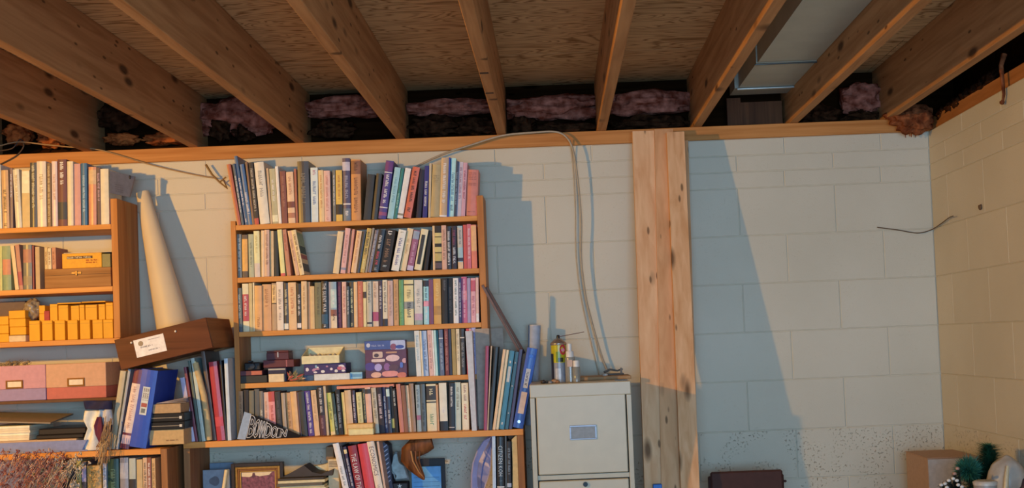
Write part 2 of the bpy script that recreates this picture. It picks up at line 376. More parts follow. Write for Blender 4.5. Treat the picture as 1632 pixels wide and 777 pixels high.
for i, (u0, u1, v0, v1, m, lb) in enumerate(INS):
    Y = .03; a = P(u0, v1, Y); c = P(u1, v0, Y); zt = min(c.z, ZC-.004)
    q = MB(); q.lump(((a.x+c.x)/2, Y+.045, (a.z+zt)/2), ((c.x-a.x)/2*1.25, .055, (zt-a.z)/2*1.05), .5, i+2, 4, 1.9)
    for v in q.v: v.z = min(v.z, ZC-.003); v.y = min(v.y, .139); v.x = min(max(v.x, a.x), c.x)
    tag(q.build('insulation', m), lb, 'insulation', 'insulation over the sill plate')
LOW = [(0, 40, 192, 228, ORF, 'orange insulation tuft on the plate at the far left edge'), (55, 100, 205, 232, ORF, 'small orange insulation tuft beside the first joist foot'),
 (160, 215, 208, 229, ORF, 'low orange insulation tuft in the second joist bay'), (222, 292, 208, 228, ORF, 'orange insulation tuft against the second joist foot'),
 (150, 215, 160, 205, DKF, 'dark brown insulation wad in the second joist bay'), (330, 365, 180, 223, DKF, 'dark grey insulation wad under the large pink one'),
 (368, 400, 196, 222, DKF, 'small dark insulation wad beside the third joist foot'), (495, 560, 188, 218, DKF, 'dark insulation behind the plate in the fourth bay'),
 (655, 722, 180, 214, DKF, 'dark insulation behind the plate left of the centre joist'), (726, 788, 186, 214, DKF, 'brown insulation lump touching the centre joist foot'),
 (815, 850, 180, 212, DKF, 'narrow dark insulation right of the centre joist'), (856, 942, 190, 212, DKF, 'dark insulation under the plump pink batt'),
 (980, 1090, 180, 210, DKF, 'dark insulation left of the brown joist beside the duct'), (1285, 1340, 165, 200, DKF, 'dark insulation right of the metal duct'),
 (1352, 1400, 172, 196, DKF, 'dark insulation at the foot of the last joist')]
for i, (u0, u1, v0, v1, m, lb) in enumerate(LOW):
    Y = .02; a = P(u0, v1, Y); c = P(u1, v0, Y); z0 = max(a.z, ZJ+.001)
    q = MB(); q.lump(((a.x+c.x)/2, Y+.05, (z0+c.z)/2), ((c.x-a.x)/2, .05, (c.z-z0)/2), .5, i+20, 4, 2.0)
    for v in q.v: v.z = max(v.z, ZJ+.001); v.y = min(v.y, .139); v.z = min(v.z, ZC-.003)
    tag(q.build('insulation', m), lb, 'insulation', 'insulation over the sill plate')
# rusty fibre in the right-hand corner
q = MB(); c = P(1468, 188, -.05)
q.lump((c.x-.03, -.06, c.z-.002), (.10, .05, .055), .4, 61, 4, 2.6)
for k in range(9): p = P(1440+k*2.2, 196, -.03); q.tube([p, p+Vector((.002*k-.008, -.004, -.03)), p+Vector((.0, -.002, -.050-.012*math.sin(k*1.7)))], .006, 6, .0015)
for v in q.v: v.x = min(v.x, XR-.004); v.y = min(v.y, -.018)
tag(q.build('insulation', RUST), 'rusty brown insulation tuft stuffed in the corner where the two walls meet', 'insulation')
q = MB(); c = P(1598, 120, 0)
cc = Vector((XR, 0, 0)); 
def PX(u, v, X):           # point on the plane x = X seen at a pixel
    r = RM @ Vector(((u-CX)/F, -(v-CY)/F, -1.0)); t = X/r.x; return Vector((X, -DIST+r.y*t, EYE+r.z*t))
a = PX(1597, 100, XR-.012)
q.tube([a+Vector((.01, 0, .03)), a+Vector((-.004, 0, -.01)), PX(1598, 130, XR-.014), PX(1600, 150, XR-.012), PX(1598, 163, XR-.012)], .010, 8, .004)
q.lump(PX(1597, 163, XR-.014), (.009, .012, .008), .5, 5, 2)
tag(q.build('insulation', RUST), 'brown insulation strand hanging down over the right wall', 'insulation')
q = MB()
for k in range(7):
    p = PX(1500+k*13, 186-k*9.5, XR+.02); q.lump(p+Vector((.015, 0, .012)), (.03, .06, .026), .45, k+80, 3, 2.5)
tag(q.build('insulation', DKF), 'dark ragged insulation along the top of the right wall', 'insulation')

# ---------------------------------------------------------------- cables
def cable(name, pts, r, m, label, cat='cable'):
    # smooth the polyline
    pts = [Vector(p) for p in pts]; out = []
    for i in range(len(pts)-1):
        p0, p1, p2, p3 = pts[max(i-1, 0)], pts[i], pts[i+1], pts[min(i+2, len(pts)-1)]
        for k in range(6):
            t = k/6.; out.append(.5*((2*p1)+(p2-p0)*t+(2*p0-5*p1+4*p2-p3)*t*t+(3*p1-p0-3*p2+p3)*t**3))
    out.append(pts[-1]); q = MB(); q.tube(out, r, 8); return tag(q.build(name, m), label, cat)
CBL = plain('a99d88', .5)
cable('cable', [P(u, v, y) for u, v, y in ((640, 280, -.02), (668, 263, -.02), (710, 244, -.03), (750, 231, -.035), (800, 216, -.04), (850, 211, -.045), (886, 210, -.045), (904, 220, -.045), (914, 242, -.05), (921, 290, -.05), (926, 350, -.045), (926, 410, -.04), (933, 470, -.04), (945, 520, -.035), (958, 565, -.03), (967, 588, -.03))], .0042, CBL, 'white cable looping over the plate and down the wall to the filing cabinet')
cable('cable', [P(u, v, y) for u, v, y in ((908, 222, -.03), (913, 260, -.012), (917, 330, -.010), (918, 400, -.010), (924, 460, -.010), (936, 520, -.010), (948, 570, -.010), (955, 598, -.012))], .0028, plain('b5a891', .6), 'thinner tan cord hanging flat on the wall left of the white cable')
cable('wire', [P(u, v, -.02) for u, v in ((0, 240), (20, 236), (32, 222), (38, 232), (26, 248), (0, 262))], .003, plain('3a2a22', .6), 'dark wire drooping over the plate at the far left', 'wire')
cable('cable', [P(u, v, -.03) for u, v in ((0, 232), (30, 226), (70, 230), (110, 234), (160, 239), (240, 262), (300, 276), (345, 284))], .003, plain('9c7f5a', .6), 'thin tan cord sagging from the plate above the left bookcase')
cable('wire', [P(1398, 362, -.01), P(1430, 366, -.012), P(1462, 371, -.014), P(1484, 366, -.014), PX(1500, 356, XR-.01), PX(1512, 347, XR-.012), PX(1519, 344, XR-.02)], .0022, plain('5c4a38', .7), 'stray brown wire crossing the corner of the two walls', 'wire')
q = MB(); q.lump(PX(1562, 330, XR-.004), (.006, .014, .010), .5, 4, 2); tag(q.build('wall_anchor', plain('6b5238', .8)), 'rusty anchor stuck in the right wall', 'anchor')
q = MB(); pts = [P(328, 262, -.03), P(338, 278, -.035), P(350, 290, -.03), P(362, 300, -.035), P(356, 286, -.04)]
q.tube(pts, .0045, 8, .003); q.tube([P(350, 290, -.03), P(360, 282, -.035)], .003, 6); tag(q.build('wall_hook', plain('8a6a3c', .6, metal=.3)), 'bent brass coloured hook on the wall left of the leaning books', 'hook')

# ---------------------------------------------------------------- lumber leaning on the wall
def zlean(z, y0): return y0-.168*(ZPL-z)
def lumber(name, label, uT, uB, vT, wd, th, Yt, m, zb=0., extra=None):
    """board from the floor to vT, left edge uT at the top and uB at the frame's bottom"""
    zt = P(uT, vT, Yt).z; yf = lambda z: Yt-.168*(zt-z)
    zB = P(uB, 770, yf(.95)).z; xt = Xat(uT, zt, Yt); xB = Xat(uB, zB, yf(zB))
    k = (xB-xt)/(zB-zt); x_ = lambda z: xt+k*(z-zt)
    q = MB(); vs = []
    for z in (zb, zt):
        sk = -.168 if z == zt else 0
        for dx, dy in ((0, 0), (wd, 0), (wd, th), (0, th)): vs.append((x_(z)+dx, yf(z)+dy, z))
    q.add(vs, [(0, 3, 2, 1), (4, 5, 6, 7), (0, 1, 5, 4), (1, 2, 6, 5), (2, 3, 7, 6), (3, 0, 4, 7)])
    return tag(q.build(name, m), label, 'lumber', 'lumber leaning on the wall')
B1 = wood('stud_a', 'e8bf94', 'd6a478', 2, 8); B2 = wood('stud_b', 'dcae82', 'c89668', 2, 7); B3 = wood('stud_c', 'e6ba8e', 'd09c6c', 2, 9)
lumber('board', 'wide flat pine board on the left of the leaning bundle', 1008, 1027, 209, .089, .038, -.085, B1)
lumber('board', 'narrow pine stud standing tallest in the middle of the bundle', 1043, 1054, 206, .077, .034, -.095, B2)
lumber('board', 'pine board with nail holes on the right of the leaning bundle', 1062.5, 1085, 210.5, .072, .036, -.135, B3)
lumber('board', 'rearmost pine board peeking out right of the leaning bundle', 1083, 1099, 224, .036, .032, -.052, B2)
# ================================================================ books
def alb(c, k=(.92, .66, .44)):
    """surface colour from the colour seen under the warm lamp"""
    if isinstance(c, str): c = hx(c)
    l = [a/b for a, b in zip(lin(c), k)]; g = .3*l[0]+.6*l[1]+.1*l[2]
    l = [min(.86, max(.004, g+(x-g)*.86)) for x in l]
    return tuple(12.92*x if x <= .0031308 else 1.055*x**(1/2.4)-.055 for x in l)
KM, KL = (.80, .67, .60), (1.0, .74, .50)      # lamp colour on the middle and on the left shelves
CN = [('black', 'white-ish', 32, 30, 32), ('charcoal', '', 58, 56, 56), ('grey', '', 128, 124, 116), ('pale grey', '', 180, 178, 170), ('white', '', 222, 216, 204), ('cream', '', 222, 196, 155),
 ('tan', '', 205, 160, 110), ('pinkish tan', '', 212, 155, 130), ('khaki', '', 165, 140, 90), ('olive', '', 115, 108, 72), ('dark brown', '', 85, 65, 50), ('brown', '', 140, 88, 58), ('rust', '', 190, 105, 70),
 ('orange', '', 210, 135, 70), ('golden', '', 212, 160, 60), ('pale yellow', '', 226, 206, 130), ('yellow-green', '', 192, 180, 65), ('green', '', 80, 135, 75), ('dark green', '', 40, 75, 60), ('teal', '', 50, 105, 110),
 ('pale teal', '', 150, 180, 185), ('light blue', '', 165, 200, 225), ('blue', '', 45, 75, 150), ('slate blue', '', 85, 100, 130), ('navy', '', 45, 48, 95), ('purple', '', 75, 48, 122), ('lilac', '', 165, 145, 180), ('mauve', '', 150, 85, 105),
 ('plum', '', 100, 45, 75), ('maroon', '', 115, 45, 48), ('dark red', '', 140, 40, 42), ('red', '', 195, 62, 55), ('pink', '', 208, 130, 132), ('dark plum', '', 58, 36, 52)]
def cname(c):
    return min(CN, key=lambda t: (t[2]-c[0]*255)**2+(t[3]-c[1]*255)**2+(t[4]-c[2]*255)**2)[0]
ORD = ['zeroth', 'first', 'second', 'third', 'fourth', 'fifth', 'sixth', 'seventh', 'eighth', 'ninth', 'tenth', 'eleventh', 'twelfth', 'thirteenth', 'fourteenth', 'fifteenth', 'sixteenth', 'seventeenth', 'eighteenth', 'nineteenth', 'twentieth']
def ordn(i):
    if i <= 20: return ORD[i]
    t = {2: 'twenty', 3: 'thirty', 4: 'forty'}[i//10]
    return {2: 'twentieth', 3: 'thirtieth', 4: 'fortieth'}[i//10] if i % 10 == 0 else t+'-'+ORD[i % 10]
PAGE = plain('d9c9a4', .85, .12, 90)
def book(o, a, T, Lh, D, col, k, hard, marks, label, group, rnd, name='book', cat='book'):
    """o: lower left front corner, a: lean angle (to the right), T thick, Lh tall, D deep"""
    U = Vector((math.cos(a), 0, -math.sin(a))); Wv = Vector((math.sin(a), 0, math.cos(a))); Y = Vector((0, 1, 0))
    bx = o+U*T/2+Y*D/2
    t = thing(name, label, cat, (bx.x, bx.y, o.z), group)
    rough = .35 if hard and rnd.random() < .3 else rnd.choice((.42, .5, .6))
    m = plain(alb(col, k), round(rough, 2), .07, 40)
    bl = min(.0035, T*.13) if hard else min(.0012, T*.06); tt = .0022 if hard else .0006; tt = min(tt, T*.18)
    out = [(0, D), (0, bl)]; n = 5
    out += [(T*i/n, bl-bl*math.sin(math.pi*i/n)) for i in range(1, n)]
    out += [(T, bl), (T, D), (T-tt, D), (T-tt, bl+tt*1.5), (tt, bl+tt*1.5), (tt, D)]
    q = MB(); q.prism(out, lambda p, h: o+U*p[0]+Y*p[1]+Wv*h, 0, Lh); q.build('cover', m, t)
    g = .003 if hard else .0006
    q = MB(); vs = []
    for h in (g, Lh-g):
        for x, y in ((tt, bl+tt*1.5), (T-tt, bl+tt*1.5), (T-tt, D-g), (tt, D-g)): vs.append(o+U*x+Y*y+Wv*h)
    q.add(vs, [(0, 3, 2, 1), (4, 5, 6, 7), (0, 1, 5, 4), (1, 2, 6, 5), (2, 3, 7, 6), (3, 0, 4, 7)]); q.build('pages', PAGE, t)
    lum = sum(col)/3; yo = -.0005
    auto = 'ffffff' if lum < .42 else '3a2c2c'
    pen = {}
    for s in marks:
        p = s.split(':'); v0, v1 = float(p[1]), float(p[2]); c = p[3] if len(p) > 3 and p[3] else auto
        if p[0] == 'b':
            q = MB(); z0, z1 = Lh*v0, Lh*v1
            pr = [(T*i/n, (bl-bl*math.sin(math.pi*i/n) if 0 < i < n else bl)-.0004) for i in range(n+1)]
            vs = [o+U*x+Y*y+Wv*h for h in (z0, z1) for x, y in pr]
            q.add(vs, [(i, i+1, i+n+2, i+n+1) for i in range(n)]); q.build('spine_band', plain(alb(c, k), .5), t)
        elif p[0] == 'c':                         # printed field on the right-hand cover
            q = MB(); e = o+U*(T+.0004); q.quad(e+Wv*Lh*v0+Y*.004, e+Wv*Lh*v0+Y*D, e+Wv*Lh*v1+Y*D, e+Wv*Lh*v1+Y*.004); q.build('cover_print', plain(alb(c, k), .5), t)
        else:
            pen.setdefault(c, []).append((p[0], v0, v1, p[4] if len(p) > 4 else ''))
    for c, ls in pen.items():
        q = MB()
        for kd, v0, v1, tx in ls:
            hh = T*.58; org = o+Wv*(Lh*v1)+U*(T*.21)+Y*(yo-.0003)
            if kd == 'T': text(q, tx, org, -Wv, U, Lh*(v1-v0), hh)
            elif kd == 'l':                       # horizontal lines of print across the spine
                h = Lh*v0
                while h < Lh*v1: scribble(q, o+Wv*h+U*T*.15+Y*yo, U, Wv, T*.72, .003, rnd, .8); h += .0065
            elif kd == 'd': hh = T*.5; q.quad(org, org-Wv*(Lh*(v1-v0)), org-Wv*(Lh*(v1-v0))+U*hh, org+U*hh)
            else:
                hh = T*(.5 if T < .02 else .38); org = o+Wv*(Lh*v1)+U*((T-hh)/2)+Y*yo
                scribble(q, org, -Wv, U, Lh*(v1-v0), hh, rnd)
        if q.v: q.build('spine_title', plain(alb(c, k), .5), t)
    return t
def gap_shift(A, B):
    """how far polygon B must move right to clear polygon A (both convex, in XZ)"""
    def ext(Pg, z, side):
        xs = []
        for i in range(4):
            (x0, z0), (x1, z1) = Pg[i], Pg[(i+1) % 4]
            if min(z0, z1)-1e-7 <= z <= max(z0, z1)+1e-7:
                xs.append(x0 if abs(z1-z0) < 1e-9 else x0+(x1-x0)*(z-z0)/(z1-z0)); 
                if abs(z1-z0) < 1e-9: xs.append(x1)
        return (max(xs) if side else min(xs)) if xs else None
    s = -9
    for z in sorted([p[1] for p in A]+[p[1] for p in B]):
        a, b = ext(A, z, 1), ext(B, z, 0)
        if a is not None and b is not None: s = max(s, a-b)
    return s
def row(txt, zs, Yf, Dmax, place, group, k, seed, xmax=None, wk=.965, name='book', cat='book', u0=None):
    rnd = random.Random(seed); prev = []; n = 0; drift = 0
    L = [l.split() for l in txt.strip().splitlines() if l.strip()]
    for it in L:
        x0, x1, yt, dx = map(float, it[:4]); col = hx(it[4]); rest = it[5:]
        hard = 'h' in rest; rec = [float(r[1:]) for r in rest if r[0] == 'r' and r[1:].replace('.', '').isdigit()]
        dd = [float(r[1:]) for r in rest if r[0] == 'D']
        desc = [r[2:].replace('_', ' ') for r in rest if r.startswith('n:')]
        marks = [r for r in rest if ':' in r and r[0] in 'bsTdlc' and r[1] == ':']
        marks = [m.replace('_', ' ') for m in marks]
        if not marks and 'x' not in rest: 
            a0 = rnd.uniform(.1, .4); marks = ['s:%.2f:%.2f:' % (a0, rnd.uniform(a0+.25, .92))]
            if rnd.random() < .3: marks.append('s:.03:.09:')
        Y = Yf+(rec[0] if rec else rnd.uniform(0, .012)); s = S(Y)
        xl = Xat(x0, zs, Y); xr = Xat(x1, zs, Y); T = max(.003, (xr-xl)*wk)
        tp = P(x0+dx, yt, Y); a = math.atan2(tp.x-xl, tp.z-zs) if dx else 0.
        if dx == 0: a = rnd.uniform(-.004, .012)
        T *= math.cos(a); Lh = (tp.z-zs-(T*math.sin(abs(a)) if a > 0 else 0))/math.cos(a)
        def corners(x):
            zz = zs+(T*math.sin(a) if a > 0 else 0)+.0003
            o = Vector((x, Y, zz)); U = Vector((math.cos(a), 0, -math.sin(a))); Wv = Vector((math.sin(a), 0, math.cos(a)))
            return o, [((o+p).x, (o+p).z) for p in (Vector((0, 0, 0)), U*T, U*T+Wv*Lh, Wv*Lh)]
        o, pg = corners(xl); sh = max([gap_shift(q, pg) for q in prev[-3:]]+[0])
        if sh > -.0004 and prev: sh = max(sh, 0)+.0003
        else: sh = 0
        o, pg = corners(xl+sh); drift = max(drift, sh)
        prev.append(pg); n += 1
        D = dd[0] if dd else min(Dmax, max(.10, Lh*rnd.uniform(.62, .70)))-(Y-Yf)
        D = min(D, -Y-.004)
        thick = 'thin' if T < .018 else ('thick' if T > .031 else '')
        kind = 'hardback' if hard else 'paperback'
        d = desc[0] if desc else ' '.join(x for x in (thick, cname(col), kind) if x)
        ln = '' if abs(a) < .06 else (' leaning right' if a > 0 else ' leaning left')
        b = book(o, a, T, Lh, D, col, k, hard, marks, '%s%s, %s from left, %s' % (d, ln, ordn(n), place), group, rnd, name, cat)
    print('ROW', place, 'n', n, 'drift mm %.1f' % (drift*1000), 'end', round(max(p[0] for p in prev[-1]), 4), 'limit', xmax and round(xmax, 4))
    return prev
# ================================================================ bookcases
SHW = wood('shelf_pine', 'e3a45c', 'd08e48', 0, knots=False, rough=.5); SHV = wood('side_pine', 'cc8e50', 'b0713a', 2, knots=False, rough=.5)  # side pine toned darker than the shelves: panel shade put into the colour
SHB = wood('side_brown', 'a87a50', '8a6040', 2, knots=False, rough=.6)
t_ = .020
# --- middle bookcase, upper part (shallow)
YM = -.19
def zsh(u, v, Y): return P(u, v, Y).z
xl, xr = P(370, 440, YM).x, P(773, 400, YM).x
Z1, Z2, Z3, Z4 = (zsh(568, v, YM) for v in (351.0, 434.8, 521.2, 603.6))
YL2 = -.27; Z5 = zsh(565, 692, -.21); 
mid = thing('bookcase', 'shallow pine bookcase of paperbacks in the middle of the wall', 'bookcase', ((xl+xr)/2, YM/2, Z5))
for z in (Z1, Z2, Z3, Z4):
    q = MB(); q.box(xl+.0205, YM, z-t_, xr-.0265, -.006, z, bev=.001); q.build('shelf', SHW, mid)
q = MB(); q.box(xl, YM, Z5+.0005, xl+.02, -.006, zsh(371, 352, YM), bev=.001); q.build('side_panel', SHV, mid)
q = MB(); q.box(xr-.026, YM, Z5+.0005, xr, -.006, zsh(768, 311, YM), bev=.001); q.build('side_panel', SHV, mid)
# --- middle bookcase, lower part (deeper)
xa2, xb2 = P(293, 740, YL2).x, P(836, 740, YL2).x
ZB2 = zsh(600, 803, YL2)
low = thing('bookcase', 'deeper lower pine bookcase carrying the paperback shelves and binders', 'bookcase', ((xa2+xb2)/2, YL2/2, 0))
q = MB(); q.box(xa2, YL2, Z5-.024, xb2, -.004, Z5, bev=.001); q.build('top_board', SHW, low)
for a, m in ((xa2, SHB), (xb2-.025, SHB)):
    q = MB(); q.box(a, YL2, 0, a+.025, -.004, Z5-.0245, bev=.001); q.build('side_panel', m, low)
for z in (ZB2, ZB2-.33, .08):
    q = MB(); q.box(xa2+.0255, YL2, z-.022, xb2-.0255, -.004, z, bev=.001); q.build('shelf', SHW, low)
# --- left bookcase
YA = -.24
xaL = -2.75; xaR = P(188.5, 400, YA).x
A1, A2, A3 = (zsh(95, v, YA) for v in (360.0, 459.0, 541.8)); 
lef = thing('bookcase', 'pine wall bookcase at the left edge, holding yellow boxes and books', 'bookcase', ((xaL+xaR)/2, YA/2, A3-.02))
for z in (A1, A2):
    q = MB(); q.box(xaL+.02, YA, z-t_, xaR-.0265, -.006, z, bev=.001); q.build('shelf', SHW, lef)
q = MB(); q.box(xaL, YA-.002, A3-t_, xaR-.002, -.006, A3, bev=.001); q.build('bottom_board', SHW, lef)
q = MB(); q.box(xaR-.026, YA, A3+.0005, xaR, -.006, zsh(183, 316, YA), bev=.001); q.build('side_panel', SHV, lef)
q = MB(); q.box(xaL-.001, YA, A3+.0005, xaL+.0195, -.006, zsh(183, 316, YA), bev=.001); q.build('side_panel', SHV, lef)
# --- shelf board with the pink boxes, and the deep unit under it
YB = -.26; A4 = zsh(90, 636, YB)
pxr = P(187, 636, YB).x
q = MB(); q.box(xaL, YB, A4-.012, pxr, -.006, A4, bev=.001)
tag(q.build('wall_shelf', plain('5d3c26', .6)), 'thin dark shelf board under the pink and lilac boxes', 'shelf')
q = MB(); 
for x in (pxr-.02, xaL+.02): q.box(x-.018, -.10, A4+.0005, x, -.006, A3-t_-.001)
tag(q.build('shelf_bracket', SHB), 'brown uprights holding the thin shelf under the left bookcase', 'bracket')
YC = -.40; A5 = zsh(170, 717.5, YC)
xc = P(290, 740, 0).x
xcR = P(262, 745, YC).x
dl = thing('bookcase', 'deep lower pine bookcase at bottom left with binders on top', 'bookcase', ((xaL+xcR)/2, YC/2, 0))
q = MB(); q.box(xaL, YC, A5-.022, xcR-.013, -.004, A5, bev=.001); q.build('top_board', SHW, dl)
q = MB(); q.box(xcR-.0125, YC, 0, xcR+.012, -.004, A5-.002, bev=.001); q.build('side_panel', SHB, dl)
q = MB(); q.box(xaL-.0, YC, 0, xaL+.022, -.004, A5-.0225, bev=.001); q.build('side_panel', SHB, dl)
A6 = zsh(170, 815, YC)
for z in (A6, A6-.33, .08):
    q = MB(); q.box(xaL+.0225, YC, z-.022, xcR-.013, -.004, z, bev=.001); q.build('shelf', SHW, dl)

# ================================================================ rows of books
FM = YM+.004
row('''
378 384.5 262 -17 aa5032 x
385 389 261 -15 4c5560 s:.2:.8:ddddcc
389.5 394.5 249 -18 3c5878 r.01
395 402 262 -14 46648a h
402.5 406 258 -12 7a5238 x
406 413 259 -10 3e342e b:0:.1:b8402e s:.2:.9:c0a890
414.4 430 259 -10 d7c3aa h s:.42:.86:8a8078
431 434.5 268 -7 be966e x
434.7 443.7 269 -6 afa078 s:.4:.8:ece0cc b:.04:.16:e0c9a0
444 448.9 265 -6 dcc8b8 x
449.5 458.5 273 -4 82463a s:.3:.9:a86a50
459.6 471 274 -4 dcaa7d b:.3:.42:7a3a2c s:.5:.9:b06a48 b:.1:.2:b06a48
471.2 475 269 -3 aa5a3c x
476.3 494.7 257 -3 4b413c h s:.25:.8:7a6a58 r0
495.5 507.4 267 -1 c8c8d0 s:.3:.75:3a5a90 s:.85:.95:b85a70
509 517.3 271 -2 e1af6e s:.25:.9:c07a30
517.6 527.6 272 -2 d8a08c s:.2:.9:c0705a s:.02:.08:c0705a
530.7 535.2 271 -1 6e695f s:.3:.9:f0ead8
535.8 546 271 -1 d8a532 b:.13:.33:2e2420 s:.4:.9:b86a20
547 559.5 252 -2 50415a h b:.0:.2:6a6f78 s:.05:.16:e8e8e8 b:.26:.28:e0e0e0 s:.35:.72:9a90a0 b:.80:.94:b8a8b0
560 575.6 254 -1 c87d37 h b:.76:.98:8a5028 s:.05:.7:8a5028 s:.8:.95:5a3018 r0
579 591 277 7 323234 x D.12
592 601.5 276 8 37322e h x D.12
602.5 615.5 255 13 463278 h s:.25:.76:f0f0f0 b:.19:.205:e8e8f4 b:.79:.805:e8e8f4 b:.82:.98:6a2a6a b:.06:.12:8a3a6a
617 627 266 12.5 8cb4b9 s:.3:.8:5a8a98
627.2 632 268 12.5 1e6e64 s:.2:.5:9ac0b0
632.3 642 267 14 d7c8be b:.06:.1:8a7a60
643.5 655.5 265 15 c8552d s:.3:.92:2a1a1a s:.1:.2:2a1a1a
657.5 665.5 270 6 231e32 x
667 674.5 264 4 2d286e s:.2:.7:d8d8f0
676 679.6 260 2 be a078 x
679.8 694 262 3.5 aa8c5a h l:.66:.8:8a6a3c
694.8 707 251 3.5 b9916a h s:.2:.9:e6dcc8 b:.0:.03:ece4dc r0
707.2 709.8 251 3 1e3c96 x r0
710 718 252 4 a5c8e1 s:.25:.75:3a6a8a s:.05:.2:283850
718.3 723 257 4 32374b s:.2:.8:8090a0
723.3 730.4 258 4 bea5aa s:.3:.9:8a5a70
730.6 737 259 4 c88c96 s:.3:.85:8a2a40
738.6 757.2 270 2.5 c86950 h l:.66:.7:8a3a28 l:.78:.92:8a3a28 l:.08:.1:8a3a28
'''.replace('be a078', 'bea078'), Z1, FM, .165, 'middle bookcase top shelf', 'books on the top shelf of the middle bookcase', KM, 1, xr)
row('''
378.6 385.5 373 -1 78736a s:.15:.9:c8c4b8
386.3 395.3 374 -1 645040 b:.15:.9:d89638
396.7 405 373 0 aaa582 s:.2:.8:70705a
405.7 414.7 368 0 e1cd8c s:.5:.9:b09a50 b:0:.3:c8b0a0
416.6 421.6 367 -.5 d7af82 x
421.8 429.5 366 -.5 c3967d s:.2:.9:8a5a48
430 436 368 -1 cda56e x
436.6 443 368 -2 2d3232 x
447.5 454.8 366 -6 e1cd78 b:0:.06:c84a40
456.8 463.5 366 -8 be7855 s:.5:.9:a03a2c
471 477.5 368 -13 cd9a70 s:.3:.8:a06a40
478 485.5 367 -14 d9b478 s:.1:.9:8a6030 c:.66:.95:8a9a70 c:.48:.655:2e4430 c:.36:.46:a84838 c:.08:.26:504a44
''', Z2, FM, .125, 'middle bookcase second shelf', 'books on the second shelf of the middle bookcase', KM, 2)
row('''
530.5 540 368 8 d7b482 x
542 550.5 363 8.5 d79b91 s:.2:.85:b06a68 b:.08:.13:8a8090
551 553.4 367 8 5a3a34 x
553.6 557.5 365 8 c8826e x
559 567.5 367 10 e1a56e s:.2:.95:c07a40
567.8 572.5 368 11 3c3438 x
573.5 581 363 12 be963c s:.35:.92:3a3020 s:.05:.3:e0c070
581.6 585 363 12 8c7d6e x
585.6 591.5 366 12.5 6e5f69 s:.3:.9:b0a8a8
592.3 603 365 11.5 231c1e s:.52:.86:e8e0d0 s:.16:.48:c83040 s:.02:.1:8a8a90
603.8 620.7 364 11.5 28201e s:.80:.96:e8e0d0 s:.2:.76:8a6040 s:.05:.14:9aa0a0
623.4 636 365 13 dccdb4 s:.12:.8:3a3a80 s:.9:.95:8a8068
637 647 363 13 dcb47d s:.35:.75:b08a50
648.3 658.5 366 12 96506e b:.78:.98:8a90a0 b:.0:.12:b8a0b8 s:.15:.7:c890a8
660 672 364 12 dcbe8c d:.14:.86:2e241c
675 681.5 367 8 231c1c x
684.2 687.6 360 -1 dcaa6e x
688.9 700 360 -1 2d231e b:.76:.84:c8a858 b:.60:.74:c8a858 b:.40:.52:c8a858 b:.2:.38:b89848 b:.04:.16:5a4040
704 711.7 359 -1.5 d29678 s:.2:.9:8a5a40
712.3 719.5 362 -1 281e28 s:.1:.9:e8e0e0
720.4 728.3 360 -1 2d1923 s:.55:.9:8a2a50 s:.1:.5:c8c0c0
730 738.4 360 -1.5 96aaaa b:0:.16:d8a878 b:.18:.26:2e2a3a b:.5:.96:b8a898 s:.55:.9:404a50
738.6 744.6 358 -1 c83c32 x
744.8 751.3 357 -1 c85a64 s:.2:.9:e8b0b0
752 760.6 358 -2 dc6e50 b:.4:.98:dc9a58
''', Z2, FM, .125, 'second shelf right of gap', 'books on the second shelf of the middle bookcase', KM, 3, xr-.026)  # black book before the upright tan one stands in for a shaded gap
